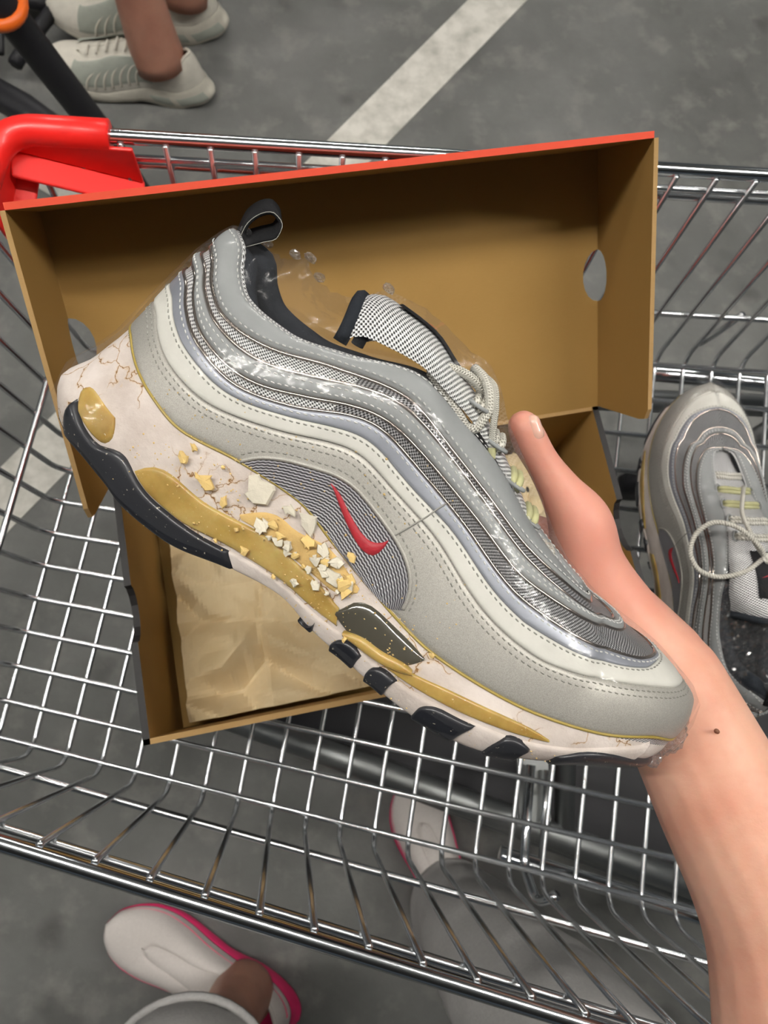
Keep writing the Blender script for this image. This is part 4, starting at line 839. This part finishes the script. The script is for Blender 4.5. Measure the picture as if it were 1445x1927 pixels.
def limb(name,pts,m,parent,n=26,wr=.0,seed=0,rows=40,capd=True,**kw):
    P=smoothpath([q[:3] for q in pts],rows); R=smoothpath([(q[3],0,0) for q in pts],rows)[:,0] if False else np.interp(np.linspace(0,1,rows),np.linspace(0,1,len(pts)),[q[3] for q in pts])
    V,F=tube_geo(P,R,n,caps=capd); V=np.array(V)
    if wr:
        for i in range(len(V)):
            c=P[min(i//n,rows-1)]; d=V[i]-c; q=noise.noise(Vector(V[i]*14)+Vector((seed,0,0)))+.5*noise.noise(Vector(V[i])*Vector((20,20,45)).length/45*30)
            V[i]=c+d*(1+wr*q)
    return mesh(name,V,F,m,parent,**kw)
def plain_shoe(parent,toe,heel,z,scale,mu,ms_,lining,trim=None,name='sneaker',ribs=None,low=.80,tip=0.0):
    toe=np.array([*toe,z]);heel=np.array([*heel,z]); ax=toe-heel; L=np.linalg.norm(ax); ax/=L; ax=ax*math.cos(tip)+np.array([0,0,1])*math.sin(tip)
    yy=np.array([0,0,1.]); zz=np.cross(ax,yy); zz/=np.linalg.norm(zz); yy=np.cross(zz,ax); k=L/.322
    T_=np.column_stack([ax*k,yy*k,zz*k,heel]); root=bpy.data.objects.new(name,None); COL.objects.link(root); root.empty_display_size=.05
    root.matrix_world=Matrix(np.vstack([T_,[0,0,0,1]]).tolist()); root.parent=parent
    s=Shoe(root); nu,nt=70,16; uu=.5-.5*np.cos(np.linspace(0,math.pi,nu))
    def grid(t0,t1,h=0,mirror=True,nm='upper',m=None):
        tt=np.linspace(t0,t1,nt); G,H=np.meshgrid(uu,tt,indexing='ij'); V=S(G,H)+Nrm(G,H)*h
        if t1>0: V[:,:,1]=np.where(H>0,V[:,:,1]*1.0-(V[:,:,1]-S(G,np.zeros_like(H))[:,:,1])*(1-low)*np.clip(1.6-G*1.2,0,1),V[:,:,1])
        F=[(i*nt+j,(i+1)*nt+j,(i+1)*nt+j+1,i*nt+j+1) for i in range(nu-1) for j in range(nt-1)]
        return s.add(nm,V.reshape(-1,3),F,m,mirror=mirror),V
    up,V=grid(-.05,1,0,True,'upper',mu)
    o=up.modifiers.new('t','SOLIDIFY'); o.thickness=.004; o.offset=-1
    so,_=grid(-1,.0,1.2,True,'midsole',ms_)
    ui=np.linspace(.015,.985,50); P=S(ui,np.full(50,-1.0)); V2=np.vstack([P,P*[1,1,-1]]); s.add('outsole',V2,[(i+1,i,50+i,51+i) for i in range(49)],ms_,mirror=False)
    P=S(ui,np.full(50,.15)); V2=np.vstack([P,P*[1,1,-1]]); s.add('insole',V2,[(i,i+1,51+i,50+i) for i in range(49)],lining,mirror=False)
    # vamp and tongue closing the throat
    k0=np.argmin(abs(uu-.36)); k1=np.argmin(abs(uu-.83)); E=V[k0:k1+1,-1]; W_=[]
    for p in E:
        for z in np.linspace(-1,1,9): W_.append((p[0],p[1]-.6+ (1-z*z)*4.5,p[2]*z))
    s.add('tongue',W_,[(i*9+j,i*9+j+1,(i+1)*9+j+1,(i+1)*9+j) for i in range(len(E)-1) for j in range(8)],mu,mirror=False)
    ce=V[:k0+1,-1]; Vc,Fc=tube_geo(ce,3.2,8); s.add('collar',Vc,Fc,mu)
    return root,s,V
# left shoe (bottom left) and right shoe (under the trolley)
plain_shoe(ph,(-.272,-.305),(-.022,-.432),.004,1,M['knit'],M['pink'],M['pink'],low=.62)
plain_shoe(ph,(.125,-.135),(.225,-.375),.004,1,M['knit'],M['pink'],M['pink'],low=.62)
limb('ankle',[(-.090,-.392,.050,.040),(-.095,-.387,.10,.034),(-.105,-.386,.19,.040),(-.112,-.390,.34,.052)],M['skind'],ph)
limb('trouser_leg',[(-.122,-.394,.285,.084),(-.123,-.394,.31,.088),(-.125,-.399,.34,.090),(-.129,-.410,.40,.094),(-.124,-.442,.55,.10)],M['sweat'],ph,wr=.05,seed=3)
tube('trouser_hem',[( -.122+.088*math.cos(a),-.394+.088*math.sin(a),.293) for a in np.linspace(0,2*math.pi,40)[:-1]],.0045,M['sweat'],ph,6,closed=True)
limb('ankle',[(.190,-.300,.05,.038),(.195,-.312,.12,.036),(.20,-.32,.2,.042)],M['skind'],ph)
limb('trouser_leg',[(.186,-.290,.055,.062),(.192,-.296,.09,.070),(.205,-.305,.20,.076),(.225,-.325,.32,.084),(.245,-.350,.43,.092),(.26,-.42,.54,.105)],M['sweat'],ph,wr=.07,seed=8,rows=60)

# second person, top left
pb=thing('person','bare-legged person in worn white ribbed sneakers standing behind the trolley','person',(0,0,0))
def ribbed(toe,heel,z):
    root,s,V=plain_shoe(pb,toe,heel,z,1,M['wleather'],M['wsole'],M['wgrey'],low=.85)
    sm=np.stack([np.linspace(.27,.80,20),np.full(20,.78)],1); sn=np.stack([np.linspace(.30,.82,20),np.full(20,.12)],1); s.patch('side_mesh',sm,sn,M['wgrey'],n=30,nv=5,h=.7)
    for k in range(7):
        u0=.30+.055*k; c=np.stack([np.linspace(u0+.10,u0-.03,20),np.linspace(.10,.80-.02*k,20)],1); c[:,0]+=.03*np.sin(np.linspace(0,math.pi,20))
        c7=c.copy(); P=S(c[:,0],c[:,1]); 
        Pl=P.copy(); base=S(c[:,0],np.zeros(20)); Pl[:,1]=P[:,1]-(P[:,1]-base[:,1])*.15*np.clip(1.6-c[:,0]*1.2,0,1)
        Vt,Ft=tube_geo(Pl+Nrm(c[:,0],c[:,1])*1.0,2.3,6); s.add('rib',Vt,Ft,M['wsole'])
    for (a,b) in ((.03,.20),(.24,.36)):
        ca=np.stack([np.linspace(a,b,12),-.30-.0*np.ones(12)],1); cb=np.stack([np.linspace(a,b,12),np.full(12,-.82)],1)
        s.patch('heel_window',ca,cb,M['wgrey'],n=16,nv=4,h=1.6,prof=PUFF)
    for k in range(5):
        x=.74-.075*k; P=[]
        for z in np.linspace(-1,1,9):
            p=S(x,1.0); P.append((p[0],p[1]*.97+4.5-2*z*z,max(p[2],9)*z))
        Vt,Ft=tube_geo(P,2.4,6); s.add('lace',Vt,Ft,M['wleather'],mirror=False)
    return root
ribbed((-.482,1.045),(-.207,1.020),.004)
ribbed((-.490,1.140),(-.190,1.170),.004)
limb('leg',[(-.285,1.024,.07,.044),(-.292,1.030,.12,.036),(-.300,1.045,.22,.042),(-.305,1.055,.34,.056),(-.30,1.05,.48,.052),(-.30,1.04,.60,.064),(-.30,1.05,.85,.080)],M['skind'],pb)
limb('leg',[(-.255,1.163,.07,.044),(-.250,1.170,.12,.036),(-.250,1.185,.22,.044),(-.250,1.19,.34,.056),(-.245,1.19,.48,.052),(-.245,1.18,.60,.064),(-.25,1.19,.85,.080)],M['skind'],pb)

# black folding hand cart with an orange ring
hc_=thing('hand_cart','black tubular hand cart with an orange ring, at the upper left beside the white shoes','hand cart',(-.36,.80,0))
ho=np.array([-.36,.80,0]); hw_=lambda P:np.asarray(P,float)-ho
tube('push_pole',hw_([(-.270,.735,.02),(-.3214,.7596,.2183),(-.3656,.745,.4172),(-.392,.745,.53)]),.0195,M['black'],hc_,14)
a=np.linspace(0,2*math.pi,25)[:-1]
c=np.array([-.372,.747,.428]); tube('orange_ring',hw_([c+np.array([.0235*math.cos(q),.0235*math.sin(q),.004*math.sin(q)]) for q in a]),.0075,M['orange'],hc_,8,closed=True)
tube('frame_bar',hw_([(-.66,1.17,.05),(-.53,1.155,.05),(-.475,1.145,.05)]),.014,M['black'],hc_)
tube('frame_bar',hw_([(-.475,1.145,.05),(-.515,1.06,.05),(-.53,1.02,.05)]),.012,M['black'],hc_)
tube('frame_bar',hw_([(-.57,1.16,.05),(-.555,1.04,.05)]),.006,M['black'],hc_)
tube('frame_bar',hw_([(-.66,1.02,.05),(-.50,.93,.05),(-.38,.84,.05),(-.30,.76,.04)]),.026,M['black'],hc_)
tube('frame_bar',hw_([(-.72,1.28,.05),(-.56,1.25,.05),(-.44,1.24,.05)]),.022,M['black'],hc_)
for x,y in ((-.60,1.05),(-.455,.875)):
    V,F=tube_geo([(x-.012,y,.036),(x+.012,y+.01,.036)],.036,18); mesh('wheel',hw_(V),F,M['black'],hc_)
    V,F=tube_geo([(x-.014,y,.036),(x+.014,y+.01,.036)],.016,14); mesh('wheel_hub',hw_(V),F,M['darksteel'],hc_)
